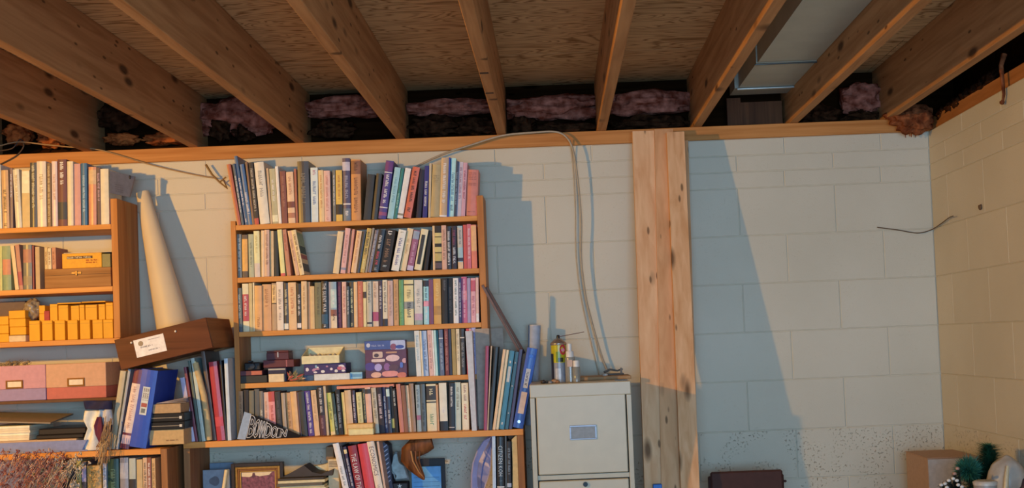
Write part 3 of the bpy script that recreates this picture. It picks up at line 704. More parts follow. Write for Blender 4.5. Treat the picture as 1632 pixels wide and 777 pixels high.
row('''
378.8 386.8 459 -2 64645a s:.3:.85:b0b0a0 b:0:.12:3a4048
387.6 397.6 452 -2 dcc396 b:.22:.78:b03848 s:.3:.74:f0d8c8
397.8 403 451 -1.5 c8aa6e x
403.6 406 450 -1 e0c090 x
406.4 418 455 -1 d79650 s:.02:.3:a86a30
418.6 433 453 -1 cd915a s:.5:.9:a86a3c
433.6 441 451 -1 b48c64 b:.58:.96:d8a860 s:.62:.92:7a5030 b:.56:.58:3a2a20
441.6 452.4 449 -1.5 dcbea5 s:.4:.84:8a7064 s:.2:.36:a08478
452.8 460 451 -1 3c322d s:.28:.86:d0b888 b:.02:.14:e0c8b0
460.6 473.4 450 -2 dcaa73 s:.3:.9:c06a30
473.8 480.4 452 -1 2d2828 s:.28:.76:e0d8d0 b:.04:.14:d8d0c8
480.8 489.6 448 -1 d7aa73 s:.4:.9:b07a40
490 494.5 449 -1 b4824e x
494.8 501.8 456 -1 d2a569 x
502.4 512.6 450 -1 786e4b s:.3:.9:504830
513 522.9 448 -1 191619 T:.34:.96:e8e4dc:THE_SILENT_WAR b:.1:.3:1e4a62 s:.02:.08:e8e8e8
524 527.5 449 -1 aa8c82 x
527.8 537.4 449 -1.5 8296a0 b:.0:.26:d8b890 b:.26:.4:8a4a38 s:.12:.3:2e2420 b:.44:.84:a8b8b0 s:.5:.8:d8d8c0
538 544.4 449 -1 5a1e32 s:.1:.9:8a3a50
545.7 552.4 449 -1 e1a58c s:.3:.9:b85a4a
553 557.3 456 -1 465055 s:.3:.9:e0d0c0
557.8 564 449 -1 463c2d s:.3:.85:e0c890 s:.02:.1:c8b070
564.4 570 449 -1 dcaa6e x
570.4 578.8 448 -1 be5a32 s:.2:.9:d88a60
579.4 584.4 449 -1 dcbe82 b:.64:.78:3e3028
585 593 448 -1 b4a58c s:.5:.95:5a5a58 b:.06:.1:2e2438
593.8 603.8 448 -1 d2aa87 b:.12:.32:a83c60 s:.6:.95:a07050
604.2 610 447 -1 3c283c s:.36:.88:f0e8e8
610.4 618 446 -1 d2bea0 b:0:.16:28242a s:.3:.95:6a5a50
618.4 627 447 -1 c39682 s:.2:.9:9a6a5c
627.6 635.8 445 -1 c88c55 s:.1:.9:a06a38
636.6 643.8 446 -1 5a8c46 s:.1:.5:7aa860
644.5 660 446 -1 e1be78 s:.58:.78:8a7038 b:.36:.52:8a8880 s:.08:.5:2a2a3a b:.88:.91:5a4a30
660.7 674 446 -1 cdbeaf s:.35:.8:8a8278 b:.1:.25:b890a0 b:.0:.1:90988c
675.5 684 445 -1 8cbed2 b:.84:.98:28202e b:.4:.52:e08898 s:.5:.96:1e2430 s:.05:.38:e8f0f4
684.2 691.2 445 -1 783c5a x
691.8 703.8 444 -1.5 cd9132 s:.5:.9:e0b060 b:.2:.4:b07828
704.6 713.8 443 -1 282323 s:.7:.95:605858
714.2 722 443 -1 232022 s:.2:.8:484448
722.8 731.4 443 -1 dcdcd2 s:.15:.95:3e5a4a
731.7 735.7 443 -1 323264 s:.1:.9:d0d0e8
736 744.8 441 -1.5 c3506e b:.5:.7:e07a80 s:.1:.95:e8a0b0
745.2 750.5 443 -1 a08caa x
751 758.6 443 -1 dc9696 b:.7:.95:c04858 s:.1:.6:b04858
759 763.4 442 -1 e0a898 b:.02:.2:e8e0d8
''', Z3, FM, .125, 'middle bookcase third shelf', 'books on the third shelf of the middle bookcase', KM, 4, xr-.026)
row('''
664 672 527 -4 cdd7d7 s:.3:.9:8aa0a8
672.3 675.3 527 -4 dcbe96 x
675.6 683.5 527 -4 a0aabe s:.1:.8:505a80
684.6 691.2 526 -4 d7a596 s:.1:.9:b07068
691.4 694.2 526 -4 d8d4d0 x
694.5 698.3 526 -4 aac8be x
698.6 701.4 526 -4 286464 x
701.6 708.4 525 -3 5a647d b:.8:.82:e0e8e8 s:.1:.7:a0a8b0
710 716.2 524 -2.5 783232 s:.05:.95:c07868
716.4 720.6 524 -2.5 322d3c x
721.4 727.8 524 -2.5 a08246 x
728.3 733.9 524 -2 d7b98c s:.3:.9:a08050
734.6 742 524 -2 322823 b:.8:.82:e8e0d8 s:.1:.7:8a8078
744 749 523 -2 cd3c41 x
749.3 752.5 523 -2 d8a0a8 x
753 760 522 -2 aaa0c8 s:.3:.9:605890
''', Z4, FM, .125, 'row right of purple carton', 'books right of the purple carton on the fourth shelf', KM, 5, xr-.026)
row('''
380.8 387.8 623 -1 aa6e3c s:.1:.9:7a4826
388.4 397 621 -1 282020 x
397.6 405.4 622 -1 6e6450 x
406.6 414.4 620 -1.5 5a5550 x
415 420.5 623 -2 78695a s:.1:.6:d0c0a8
421.5 430 625 -3 d7a082 s:.4:.8:b87858
431 441 624 -4 be3c32 b:.1:.78:e08078 s:.2:.7:b83830
442.4 451 624 -5 373232 s:.3:.8:5a5454
452 458 626 -4.5 aa8c6e x
458.5 466.4 626 -5.5 c88c50 s:.2:.8:9a6028
467.2 477.2 624 -6 dca05a x
477.5 481 625 -6 5a3228 x
481.6 490.6 624 -6.5 323230 x
491.7 501.3 623 -7.5 4b2d7d s:.04:.96:f0e8f0
501.8 510.2 622 -7 d7a573 s:.3:.9:b08050
510.7 520.4 617 -6 28191c b:.0:.42:52202a s:.44:.98:f0e8e0 s:.1:.36:9a6a68
520.8 524.6 615 -6 bea078 x
526.2 533.5 626 -7.5 c3b43c s:.34:.78:3a3418 b:0:.08:e0b878
535 540 627 -7.5 283c37 s:.1:.5:a0a8a0
540.4 547.4 621 -6.5 1e2026 s:.1:.9:8a9098
549 554 625 -6 d7af50 x
554.4 564.6 622 -6 cda06e x
565 570 622 -5 3c2337 s:.3:.9:e0c0c8
572 580.8 625 -5 cdb978 s:.1:.9:a09048
581.2 585.6 619 -4.5 3c321e s:.3:.9:d0b050
586 595 617 -5 dca082 b:.86:.96:3a2e2a
597 604.8 618 -6 bea582 s:.3:.9:6a5840
605.6 613.8 617 -6 2d232d s:.3:.85:d8b8b8
614.2 619.2 617 -5.5 32284b s:.1:.8:c8c0e0
619.5 625 617 -5 282d46 b:.8:.96:b8d0e8 s:.2:.5:e0e0e8
625.4 629.8 615 -5 232323 b:.1:.3:b0a040
630.2 635.2 619 -5.5 231e1e s:.6:.95:d0d0c8
637.3 644.3 612 -6.5 c36e55 x
644.6 650.8 614 -6 8c553c x
651.2 656.3 614 -5.5 d7a573 s:.1:.5:f0d8b0
656.5 663.5 611 -5 966e4b x
665 672 613 -3.5 8c9696 b:.25:.35:9a5a78 s:.5:.9:50585c
672.3 680 612 -3 505555 s:.1:.6:2e3232
681.2 697 612 -2.5 d7be8c b:.66:.96:342a24 s:.72:.9:d7be8c s:.08:.36:6a8a60 b:.60:.63:342a24
697.3 700.3 613 -3 c88c5a x
702 714.3 610 -3 dccdaf b:.0:.2:1e2028 s:.36:.48:f8f4ec
716 724.8 610 -1 1e2028 s:.45:.92:f0ece4 b:.06:.07:e0e0e0
725.6 735 609 -1 b4b4a0 s:.4:.9:7a6a48
737 748 610 -2 e1c3a0 s:.2:.55:c04038 s:.6:.95:905a4a
''', Z5, -.205, .13, 'middle bookcase bottom shelf', 'books on the bottom shelf of the middle bookcase', KM, 6, xr-.026)
row('''
0 3 262 0 dcc9a0 h x
3.4 15 271 0 cd9150 h
16 21 268 -1 6e5050 s:.5:.9:c8b8b8
21.5 31.5 270 -5 dcbe8c h s:.4:.9:b08a58
32.4 45 271 -1 d7a55a b:.6:.98:e8c890
46 57 259 -1 5a4b37 h s:.3:.95:c8b080
59 74 257 -1.5 e1be91 h s:.4:.8:b08a58
75 82 260 -1 6e4b32 s:.05:.95:d0a060
83 92 257 -1.5 e1b496 h s:.4:.8:b87a5a
92.4 107 254 -1.5 73372d h s:.6:.96:e8d0b0 b:.1:.36:3a3430
107.4 117 257 -1 e6be82 h x
118 129 261 -1 cd826e x
129.5 139 260 -1 3c6473 h s:.2:.8:a0b8c0
141 153.6 266 -.5 dc824b h b:.7:.95:d8a060
154 160.5 267 0 5a3c3c s:.4:.9:c89090
160.8 174 269 0 e6c38c h x
'''.replace('dcc9a0 h x', 'dcc9a0 h x'), A1, YA+.004, .17, 'left bookcase top shelf', 'books on the top shelf of the left bookcase', KL, 7, xaR-.026)
row('''
0.5 4 392 0 c8b45a x
4.5 18 392 -2 969658 h b:.35:.7:d07848 b:.02:.3:8a9058
20.5 26.5 392 -8 e1af6e x
28 34.5 390 -7 c37850 b:.1:.4:b04040
37 51 390 -1 827050 h b:.6:.9:b06a48 b:.1:.3:9a7a4c
52 54.5 391 -1 8a2a30 x
57 64 393 0 c89658 x
''', A2, YA+.004, .17, 'left bookcase second shelf', 'books on the second shelf of the left bookcase', KL, 8)
row('''
90 99 735 0 c8a070 s:.3:.8:
101 121 741 0 28221e x
122 130 733 -1 b8a048 s:.5:.9:
131 138 735 -1 5a4840 b:.6:.9:b09098
140 163 742 -2 cd8c32 h s:.6:.9:a06a20
165 170 738 -1 c8b8a8 s:.1:.9:3a3030
172 190 731 -1 1e3c28 h s:.3:.8:4a6a50
191.5 205 729 -1 8a7a70 h b:.6:.9:a89a90
206.5 217 730 -1 b0a88a b:.3:.6:2a2624
218.5 228 732 -1 c89a58 x
229 235.5 729 0 d8a068 s:.2:.9:
236 242 729 0 9a4a2c s:.2:.9:
243 249 730 0 d89a50 s:.2:.9:8a5a20
''', A6, YC+.012, .2, 'shelf at bottom left', 'books under the binders at bottom left', KL, 9, xcR)
# ================================================================ binders and folders beside the shelves
def single(spec, zs, Y, D, label, k, name='book', cat='book', group=None, seed=1, lift=0.):
    it = spec.split(); x0, x1, yt, dx = map(float, it[:4]); col = hx(it[4]); rest = it[5:]
    xl, xr = Xat(x0, zs, Y), Xat(x1, zs, Y); T = max(.003, xr-xl); tp = P(x0+dx, yt, Y); a = math.atan2(tp.x-xl, tp.z-zs)
    T *= math.cos(a); Lh = (tp.z-zs-(T*math.sin(a) if a > 0 else 0))/math.cos(a)
    o = Vector((xl, Y, zs+(T*math.sin(a) if a > 0 else 0)+.0004+lift))
    marks = [r.replace('_', ' ') for r in rest if r[0] in 'bsTdl' and r[1:2] == ':']
    return book(o, a, T, Lh, D, col, k, 'h' in rest, marks, label, group, random.Random(seed), name, cat), o, a, T, Lh
def on_spine(t, o, a, T, Lh, x0, x1, v0, v1, m, name, up=-.0012, fn=None):
    U = Vector((math.cos(a), 0, -math.sin(a))); Wv = Vector((math.sin(a), 0, math.cos(a)))
    q = MB(); Y = Vector((0, up, 0)); q.quad(o+U*T*x0+Wv*Lh*v0+Y, o+U*T*x1+Wv*Lh*v0+Y, o+U*T*x1+Wv*Lh*v1+Y, o+U*T*x0+Wv*Lh*v1+Y)
    return q.build(name, m, t)
YE = -.385
GB = 'binders and folders at the left end'
single('174 183 590 18 b99a6a x', A5, YE+.03, .2, 'tan cardboard folder leaning right, leftmost beside the maroon binder', KL, 'folder', 'folder', GB)
single('184.5 188.5 588 20 a09484 x', A5, YE+.02, .2, 'grey folder leaning right between tan folder and maroon binder', KL, 'folder', 'folder', GB)
r = single('191 205 587 24 782830 h b:.2:.82:e8b890 s:.24:.78:b87860 b:.06:.17:e0a890', A5, YE, .24, 'maroon ring binder with long cream spine label', KL, 'binder', 'binder', GB)
r = single('206 233 587 20 1e4696 h', A5, YE, .25, 'thick blue ring binder with printed spine label below the wooden drawer', KL, 'binder', 'binder', GB)
on_spine(*r, .30, .72, .42, .78, plain(alb('c8bca0', KL), .5), 'spine_label')
U = Vector((math.cos(r[2]), 0, -math.sin(r[2]))); Wv = Vector((math.sin(r[2]), 0, math.cos(r[2])))
q = MB(); 
for kx in (.36, .48, .60): scribble(q, r[1]+U*r[3]*kx+Wv*r[4]*.76+Vector((0, -.0016, 0)), -Wv, U, r[4]*.17, .006, random.Random(4))
q.build('label_print', plain('5a3a34'), r[0])
on_spine(*r, .34, .68, .52, .57, plain(alb('a84030', KL), .5), 'label_emblem', -.0018)
on_spine(*r, .38, .62, .445, .50, plain(alb('6a6a60', KL), .5), 'barcode', -.0018)
# stack right of the blue binder
def flat(name, label, cat, x0, y0, x1, y1, Y, D, col, k=KM, group=None, rough=.6, z0=None, bev=.001, parts=()):
    q = MB(); a, b, z0, z1 = pxbox(q, x0, y0, x1, y1, Y, D, bev, z0)
    o = q.build(name, plain(alb(col, k), rough), None); tag(o, label, cat, group)
    return o, a, b, z0, z1
def face(o, a, b, z0, z1, Y, fx0, fx1, fz0, fz1, m, name, th=.0008):
    q = MB(); q.box(a+(b-a)*fx0, Y-th, z0+(z1-z0)*fz0, a+(b-a)*fx1, Y-.0001, z0+(z1-z0)*fz1); return q.build(name, m, o)
ztop = max(A5, Z5)+.0005
f = flat('carton', 'tan cardboard carton at the bottom of the stack by the blue binder', 'box', 238, 684, 293, 705, -.36, .2, 'c8924c', KL, z0=ztop)
q = MB(); scribble(q, Vector((f[1]+.065, -.3609, f[3]+.014)), Vector((1, 0, 0)), Vector((0, 0, 1)), .05, .006, random.Random(2)); q.build('print', plain('9a6a30'), f[0])
z = f[4]+.0005
for nm, h in (('lower', .030), ('upper', .032)):
    q = MB(); a = P(240, 670, -.37).x; b = P(293.5, 670, -.37).x; q.box(a, -.37, z, b, -.19, z+h, bev=.002)
    o = tag(q.build('video_case', plain('16171a', .3)), '%s black plastic case in the stack by the blue binder' % nm, 'case', 'black plastic cases')
    q = MB(); q.box(a+.004, -.3712, z+h*.42, b-.012, -.3702, z+h*.52); q.build('seam', plain('8a8478', .3), o)
    q = MB(); q.box(b-.018, -.3725, z+h*.30, b-.008, -.3702, z+h*.62); q.build('latch', plain('d8d8d0', .3), o); z += h+.0006
q = MB(); a = P(243, 650, -.37).x; b = P(288, 650, -.37).x; q.box(a, -.37, z, b, -.2, z+.036, bev=.0015)
tag(q.build('carton', plain(alb('b8854c', KL), .7)), 'small tan carton on top of the two black cases', 'box'); z += .0365
q = MB(); rr2 = random.Random(5)
for k in range(4):
    M = Matrix.Translation((a+.06, -.28, z+.002+k*.003)) @ Matrix.Rotation(rr2.uniform(-.1, .2), 4, 'Z') @ Matrix.Rotation(-.05*k, 4, 'Y'); q.box(-.055, -.08, 0, .058, .06, .0012, M)
tag(q.build('paper_stack', plain(alb('c8a080', KL), .8)), 'loose folded papers on the small tan carton', 'paper')
GR = 'folders at the right of the left gap'
zb = Z5
single('304 311 602 -17 a89ab0 x', zb, -.262, .2, 'pale lilac folder, leftmost of the group leaning left', KM, 'folder', 'folder', GR)
single('311.5 315.5 585 -19 782a38 x', zb, -.262, .2, 'thin maroon folder just right of the lilac folder', KM, 'folder', 'folder', GR)
single('317 321 575 -18 4a5448 x', zb, -.26, .2, 'thin dark green folder left of the tan rolled papers', KM, 'folder', 'folder', GR)
single('322 327.5 571 -18 a8aea0 x', zb, -.258, .2, 'pale grey green folder left of the tan rolled papers', KM, 'folder', 'folder', GR)
q = MB(); r0 = random.Random(8); pts = [P(u, v, -.25) for u, v in ((333.5, 703), (331, 670), (325, 630), (317, 600), (311, 578))]
pts[0].z = zb+.004
q.tube(pts, .0125, 12); q2 = MB()
t = thing('paper_roll', 'curled roll of tan papers between the folders', 'paper', tuple(pts[0]-Vector((0, 0, .004)))); q.build('outer_sheet', plain(alb('c09a60', KM), .8), t)
q2.tube([pts[4]+Vector((0, 0, -.01)), pts[4]+Vector((-.003, 0, .006))], .008, 10); q2.build('inner_sheet', plain(alb('e0c080', KM), .8), t)
single('339 345 560 -19 5a4438 x', zb, -.24, .2, 'dark brown folder left of the red binder', KM, 'folder', 'folder', GR)
r = single('346 359 577 -14 aa2030 h b:.18:.3:c03040', zb, -.265, .22, 'red ring binder leaning left below the wooden drawer', KM, 'binder', 'binder', GR)
single('359.5 362.5 574 -10 201c20 x', zb, -.262, .2, 'thin black folder right of the red binder', KM, 'folder', 'folder', GR)
r = single('363 368.5 571 -6 b8bcc4 x', zb, -.262, .2, 'white folder, rightmost beside the middle bookcase', KM, 'folder', 'folder', GR)

# ---------------------------------------------------------------- old drawer set on the binders
DR = wood('drawer_wood', '6b3c24', '512a18', 0, knots=False, rough=.4); DRS = wood('drawer_side', '9a6a42', '7d5232', 1, knots=False)
Yd = -.42
pa = P(193, 589, Yd); pb = P(339, 553, Yd); ex = (pb-pa); Lr = ex.length; ex.normalize(); ez = Vector((-ex.z, 0, ex.x)); Hd = .118
M = Matrix(((ex.x, 0, ez.x, pa.x), (0, 1, 0, Yd), (ex.z, 0, ez.z, pa.z), (0, 0, 0, 1)))
dr = thing('drawer', 'old brown wooden drawer tilted on top of the binders with a paper label', 'drawer', tuple(pa+ex*Lr/2))
q = MB(); q.box(0, 0, 0, Lr, .014, Hd, M, bev=.001); q.build('front', DR, dr)
q = MB(); q.box(Lr-.012, .0145, 0, Lr, .33, Hd, M, bev=.001); q.build('side', DRS, dr)
q = MB(); q.box(0, .0145, 0, .012, .33, Hd, M, bev=.001); q.build('side', DRS, dr)
q = MB(); q.box(.0125, .316, 0, Lr-.0125, .33, Hd, M); q.build('back', DRS, dr)
q = MB(); q.box(.0125, .0145, .008, Lr-.0125, .3155, .014, M); q.build('bottom', DRS, dr)
q = MB(); lx = Lr*.195; q.box(lx, -.0012, .030, lx+.118, -.0001, .098, M); lb = q.build('paper_label', plain(alb('e8d8b8', (.92, .7, .46)), .6), dr)
q = MB(); rn = random.Random(12)
for zz, x0, ln, hh in ((.086, .055, .05, .003), (.062, .022, .050, .006), (.046, .050, .045, .005)):
    scribble(q, M @ Vector((lx+x0, -.0018, zz)), ex, ez, ln, hh, rn)
q.build('label_print', plain('8a7a68'), lb)
q = MB(); q.lathe([(.010, -.0001), (.010, .0003)], M @ Vector((lx+.026, -.0018, .080)), 14, Matrix.Rotation(math.pi/2, 3, 'X')); q.build('label_seal', plain('a09078'), lb)
for x in (.028*Lr+.052, Lr*.655):
    q = MB(); q.lump(M @ Vector((x, -.002, .092 if x < .1 else .094)), (.0045, .0035, .0045), .1, 1, 2); q.build('rivet', plain('e0d8c8', .4), dr)
# ---------------------------------------------------------------- tall cream cone standing in the drawer
tp = P(227, 306, -.10); bt = P(278, 525, -.15); ax = (tp-bt); n = 24; q = MB(); vs = []; X1 = Vector((1, 0, 0)); d = ax.normalized(); A = (X1-d*X1.dot(d)).normalized(); B = d.cross(A)
K = 14
for i in range(K+1):
    f = i/K; c = bt+ax*f; rx = .070*(1-f)+.026*f
    for k in range(n):
        th = 2*math.pi*k/n; vs.append(c+A*rx*math.cos(th)+B*rx*.75*math.sin(th))
fs = [(i*n+k, i*n+(k+1) % n, (i+1)*n+(k+1) % n, (i+1)*n+k) for i in range(K) for k in range(n)]
q.add(vs, fs, True); q.add(vs[-n:], [tuple(range(n))]); q.add(vs[:n], [tuple(range(n-1, -1, -1))])
tag(q.build('tapered_tube', plain('d6c6a6', .5, .04, 5)), 'tall tapering cream cone leaning out of the wooden drawer', 'tube')
# ---------------------------------------------------------------- grey card over the left bookcase's panel
q = MB(); a = [P(174.8, 272, -.255), P(214.5, 281, -.16), P(206, 314, -.18), P(174.6, 307, -.255)]
q.add(a+[p+Vector((0, .012, 0)) for p in a], [(0, 3, 2, 1), (4, 5, 6, 7), (0, 1, 5, 4), (1, 2, 6, 5), (2, 3, 7, 6), (3, 0, 4, 7)])
nb = q.build('notebook', plain('8c8684', .7)); tag(nb, 'grey cloth notebook lying tilted on the left bookcase side panel', 'notebook')
q = MB(); 
for i in range(4): scribble(q, P(183+i*.3, 294+i*3.6, -.2402), (a[1]-a[0]).normalized(), (a[0]-a[3]).normalized(), .04, .0035, random.Random(i))
q.build('print', plain('6a646c'), nb)
q = MB(); q.lump(P(207, 282, -.182), (.004, .003, .008), .3, 2, 2); q.build('clip', plain('2a262a'), nb)

# ================================================================ left bookcase contents
zz = A2+.0004; WB = wood('cigar_box', 'a8784a', '855631', 0, knots=False, rough=.45)
q = MB(); a, b, z0, z1 = pxbox(q, 71, 427, 177, 458, YA+.006, .20, .0015, zz)
cb = tag(q.build('wooden_box', WB), 'brown wooden box with brass clasp on the left bookcase', 'box')
q = MB(); q.box(a-.0006, YA+.0052, z0+(z1-z0)*.66, b+.0006, YA+.0058, z0+(z1-z0)*.68); q.build('lid_seam', plain('4a2a18'), cb)
q = MB(); cx = (a+b)/2-.004
for s in (-1, 1): q.box(cx+s*.012-.008, YA+.0025, z0+(z1-z0)*.70, cx+s*.012+.008, YA+.0055, z0+(z1-z0)*.82, bev=.001)
q.box(cx-.004, YA+.001, z0+(z1-z0)*.62, cx+.004, YA+.0052, z0+(z1-z0)*.86, bev=.001); q.build('clasp', plain('b08a4a', .5, metal=.3), cb)
zt = z1+.0005
for i, (x0, x1, y0, c, l) in enumerate(((71, 76, 394, 'd8a458', 'tan'), (76.4, 81.6, 395, 'e0b878', 'cream'), (83, 89, 394, 'cc7a4a', 'orange'))):
    q = MB(); a_, b_, _, _ = pxbox(q, x0, y0, x1, 427, YA+.012, .12, .0008, zt); o = tag(q.build('booklet', plain(alb(c, KL))), 'small %s booklet standing on the wooden box' % l, 'booklet', 'booklets on the wooden box')
    q = MB(); scribble(q, Vector((a_+.003, YA+.0115, zt+.07)), Vector((0, 0, -1)), Vector((1, 0, 0)), .055, .006, random.Random(i)); q.build('spine_title', plain('8a4a20'), o)
q = MB(); a_, b_, _, z2 = pxbox(q, 99, 403, 162, 427, YA+.012, .13, .001, zt)
yb = tag(q.build('carton', plain('e0a020', .5)), 'yellow cardboard carton with dark lettering on the wooden box', 'box')
q = MB(); q.box(a_+.020, YA+.0105, zt+.038, a_+.122, YA+.0118, zt+.048); q.build('dark_stripe', plain('4a2418'), yb)
q = MB(); scribble(q, Vector((a_+.022, YA+.0100, zt+.0395)), Vector((1, 0, 0)), Vector((0, 0, 1)), .098, .007, random.Random(9)); q.build('lettering', plain(alb('e8c080', KL)), yb)
q = MB(); scribble(q, Vector((a_+.096, YA+.0112, zt+.028)), Vector((1, 0, 0)), Vector((0, 0, 1)), .045, .0055, random.Random(3)); scribble(q, Vector((a_+.096, YA+.0112, zt+.019)), Vector((1, 0, 0)), Vector((0, 0, 1)), .045, .0055, random.Random(5)); q.build('lettering', plain('b8401a'), yb)
q = MB(); pxbox(q, 162.6, 404, 176, 427, YA+.014, .13, .001, zt); tag(q.build('tin', plain(alb('7a6a34', KL), .5)), 'olive tin beside the yellow carton on the wooden box', 'tin')
q = MB(); zA = P(130, 397, YA+.02).z; q.box(P(98, 400, YA).x, YA+.02, z2+.001, P(178, 400, YA).x, -.04, z2+.004); tag(q.build('paper_sheet', plain('cfc0a4')), 'pale sheet of paper lying over the yellow carton', 'paper')
# small yellow boxes on the bottom board
YBX = plain('e8a81c', .55, .05, 30); zz = A3+.0004; g = 'small yellow boxes on the left bookcase bottom board'
def ybox(x0, x1, y0, y1, Y, label, D=.09, z=None, c=None, rot=0.):
    q = MB(); a, b, z0, z1 = pxbox(q, x0, y0, x1, y1, Y, D, .0012, z)
    if rot: 
        M = Matrix.Translation(((a+b)/2, 0, z0)) @ Matrix.Rotation(rot, 4, 'Y') @ Matrix.Translation((-(a+b)/2, 0, -z0)); q.v = [M @ v for v in q.v]
    o = tag(q.build('small_box', YBX if c is None else plain(alb(c, KL), .55)), label, 'box', g)
    q = MB(); q.box(a+.001, Y-.0004, z1-(z1-z0)*.18, b-.001, Y-.0001, z1-(z1-z0)*.165); q.build('lid_edge', plain(alb('a86a14', KL)), o); return z1
for i, (x0, x1) in enumerate(((46.5, 63.5), (67, 83.5), (87, 103.5), (107.5, 123.5), (127.5, 143.5), (147.5, 163.5), (164.5, 180))):
    z1 = ybox(x0, x1, 510.5-i*.3, 541, YA+.004, '%s yellow box in the lower line of small yellow boxes, counted from the left' % ORD[i+1], z=zz)
for i, (x0, x1, y0) in enumerate(((79.5, 91.5, 484), (93, 108.5, 486), (113, 126, 487), (126.6, 134.5, 486), (136, 154.5, 486), (157, 167.5, 485), (168.5, 180, 483))):
    ybox(x0, x1, y0-i*.2, 509, YA+.010, '%s yellow box in the upper line of small yellow boxes, counted from the left' % ORD[i+1], z=z1+.0006)
q = MB(); zl = P(130, 484, YA+.01).z; 
for k, (x0, x1) in enumerate(((90, 128), (129, 167))):
    q = MB(); q.box(P(x0, 482, YA).x, YA+.006, zl+.003+k*.0012, P(x1, 482, YA).x, -.08, zl+.0075+k*.0012, bev=.001)
    tag(q.build('flat_lid', YBX), 'flat yellow lid lying across the upper yellow boxes, %s' % ('left one' if k == 0 else 'right one'), 'lid')
for i, (x0, x1, y0, y1, dx) in enumerate(((14, 40, 519, 532, 0), (13.5, 39.5, 506, 519, 0), (13, 39, 493.5, 506, 0))):
    pass
z_ = zz
q = MB(); pxbox(q, 14, 534, 41, 542, YA+.006, .1, .002, z_); tag(q.build('envelope_stack', plain(alb('e0b070', KL))), 'cream packet under the pile of three yellow boxes', 'packet'); z_ = P(27, 533.5, YA).z
for i, nm in enumerate(('bottom', 'middle', 'top')):
    q = MB(); a, b = P(14-i*.5, 520, YA).x, P(40-i*.5, 520, YA).x; q.box(a, YA+.008, z_+.0006, b, -.12, z_+.0325, bev=.0012); o = tag(q.build('small_box', YBX), '%s yellow box of the pile of three at the left' % nm, 'box', g); z_ += .0328
z_ = zz
for i, nm in enumerate(('bottom', 'middle', 'top')):
    q = MB(); a, b = P(-10, 520, YA).x, P(11.5, 520, YA).x; q.box(a, YA+.012, z_+.0006, b, -.12, z_+.0345, bev=.0012); tag(q.build('small_box', YBX), '%s yellow box of the pile cut by the left frame edge' % nm, 'box', g); z_ += .035
q = MB(); pxbox(q, -12, 480, 40, 492, -.11, .09, .001, zz+.005); tag(q.build('carton', plain(alb('6a4a34', KL))), 'brown box behind the yellow boxes at the far left', 'box')
z1r = P(60, 509.5, YA).z
q = MB(); pxbox(q, 70.2, 495, 78.6, 509, YA+.012, .06, .001, z1+.0006); tag(q.build('small_box', plain(alb('b0201c', KL))), 'small red box among the yellow boxes', 'box')
for k in (0, 1):
    q = MB(); zq = z1+.0006+k*.0335; q.box(P(60, 500, YA).x, YA+.014, zq, P(69.4, 500, YA).x, -.13, zq+.033, bev=.001); tag(q.build('small_box', YBX), '%s yellow box of the pair left of the red box' % ('lower' if k == 0 else 'upper'), 'box', g)
q = MB(); c = P(53, 493, -.17); q.lump((c.x, -.17, c.z), (.034, .04, .042), .35, 9, 4, 2.8)
for v in q.v: v.z = max(v.z, z1+.001); v.x = min(v.x, P(59.3, 500, YA).x)
tag(q.build('plastic_bag', plain('b8a888', .15, .1, 30, trans=.35)), 'crumpled clear plastic bag among the yellow boxes', 'bag')

# photo storage boxes on the thin shelf
def sbox(x0, x1, y0, c1, c2, label, bz):
    Y = YB+.006; t = thing('storage_box', label, 'box', ((P(x0, 610, Y).x+P(x1, 610, Y).x)/2, Y, A4), 'fabric storage boxes')
    a, b = P(x0, 610, Y).x, P(x1, 610, Y).x; zt = P((x0+x1)/2, y0, Y).z; zs_ = P((x0+x1)/2, bz, Y).z
    q = MB(); q.box(a, Y, A4+.0004, b, Y+.21, zs_, bev=.0015); q.build('base', plain(alb(c2, KL), .8, .06), t)
    q = MB(); q.box(a-.001, Y-.0015, zs_+.0002, b+.001, Y+.2115, zt, bev=.0015); q.build('lid', plain(alb(c1, KL), .8, .06), t)
    cx = (a+b)/2 if x0 > 0 else P(23.5, 610, Y).x; cz = P((x0+x1)/2, bz-7.5, Y).z
    q = MB(); w, h = .034, .0165
    q.box(cx-w, Y-.005, cz-h, cx+w, Y-.0018, cz-h+.006); q.box(cx-w, Y-.005, cz+h-.005, cx+w, Y-.0018, cz+h)
    q.box(cx-w, Y-.005, cz-h+.0061, cx-w+.006, Y-.0018, cz+h-.0051); q.box(cx+w-.006, Y-.005, cz-h+.0061, cx+w, Y-.0018, cz+h-.0051); q.build('label_holder', plain('6a4a20', .35, metal=.8), t)
    q = MB(); q.box(cx-w+.0062, Y-.0030, cz-h+.0062, cx+w-.0062, Y-.0018, cz+h-.0052); q.build('label_card', plain('e8dcc4'), t)
sbox(-40, 72.6, 582.5, 'cf8478', 'a07c88', 'pink and lilac fabric storage box at the left frame edge', 620)
sbox(74.2, 169, 578.5, 'd8925c', 'cc5e40', 'orange and coral fabric storage box right of the lilac one', 616)
q = MB()
for k in range(26):
    p = P(5+random.random()*40, 578, -.2); p.z = P(30, 584, YB).z+.004; h = random.uniform(.01, .03); q.tube([p, p+Vector((random.uniform(-.03, .03), random.uniform(-.02, .02), h))], .0016, 5, .0005)
    q.lump(p+Vector((random.uniform(-.02, .02), 0, h*.6)), (.007, .006, .005), .4, k, 1)
tag(q.build('dried_flowers', plain(alb('8a6a3c', KL), .9, .3)), 'dried flower sprig lying on the lilac storage box', 'dried flowers')

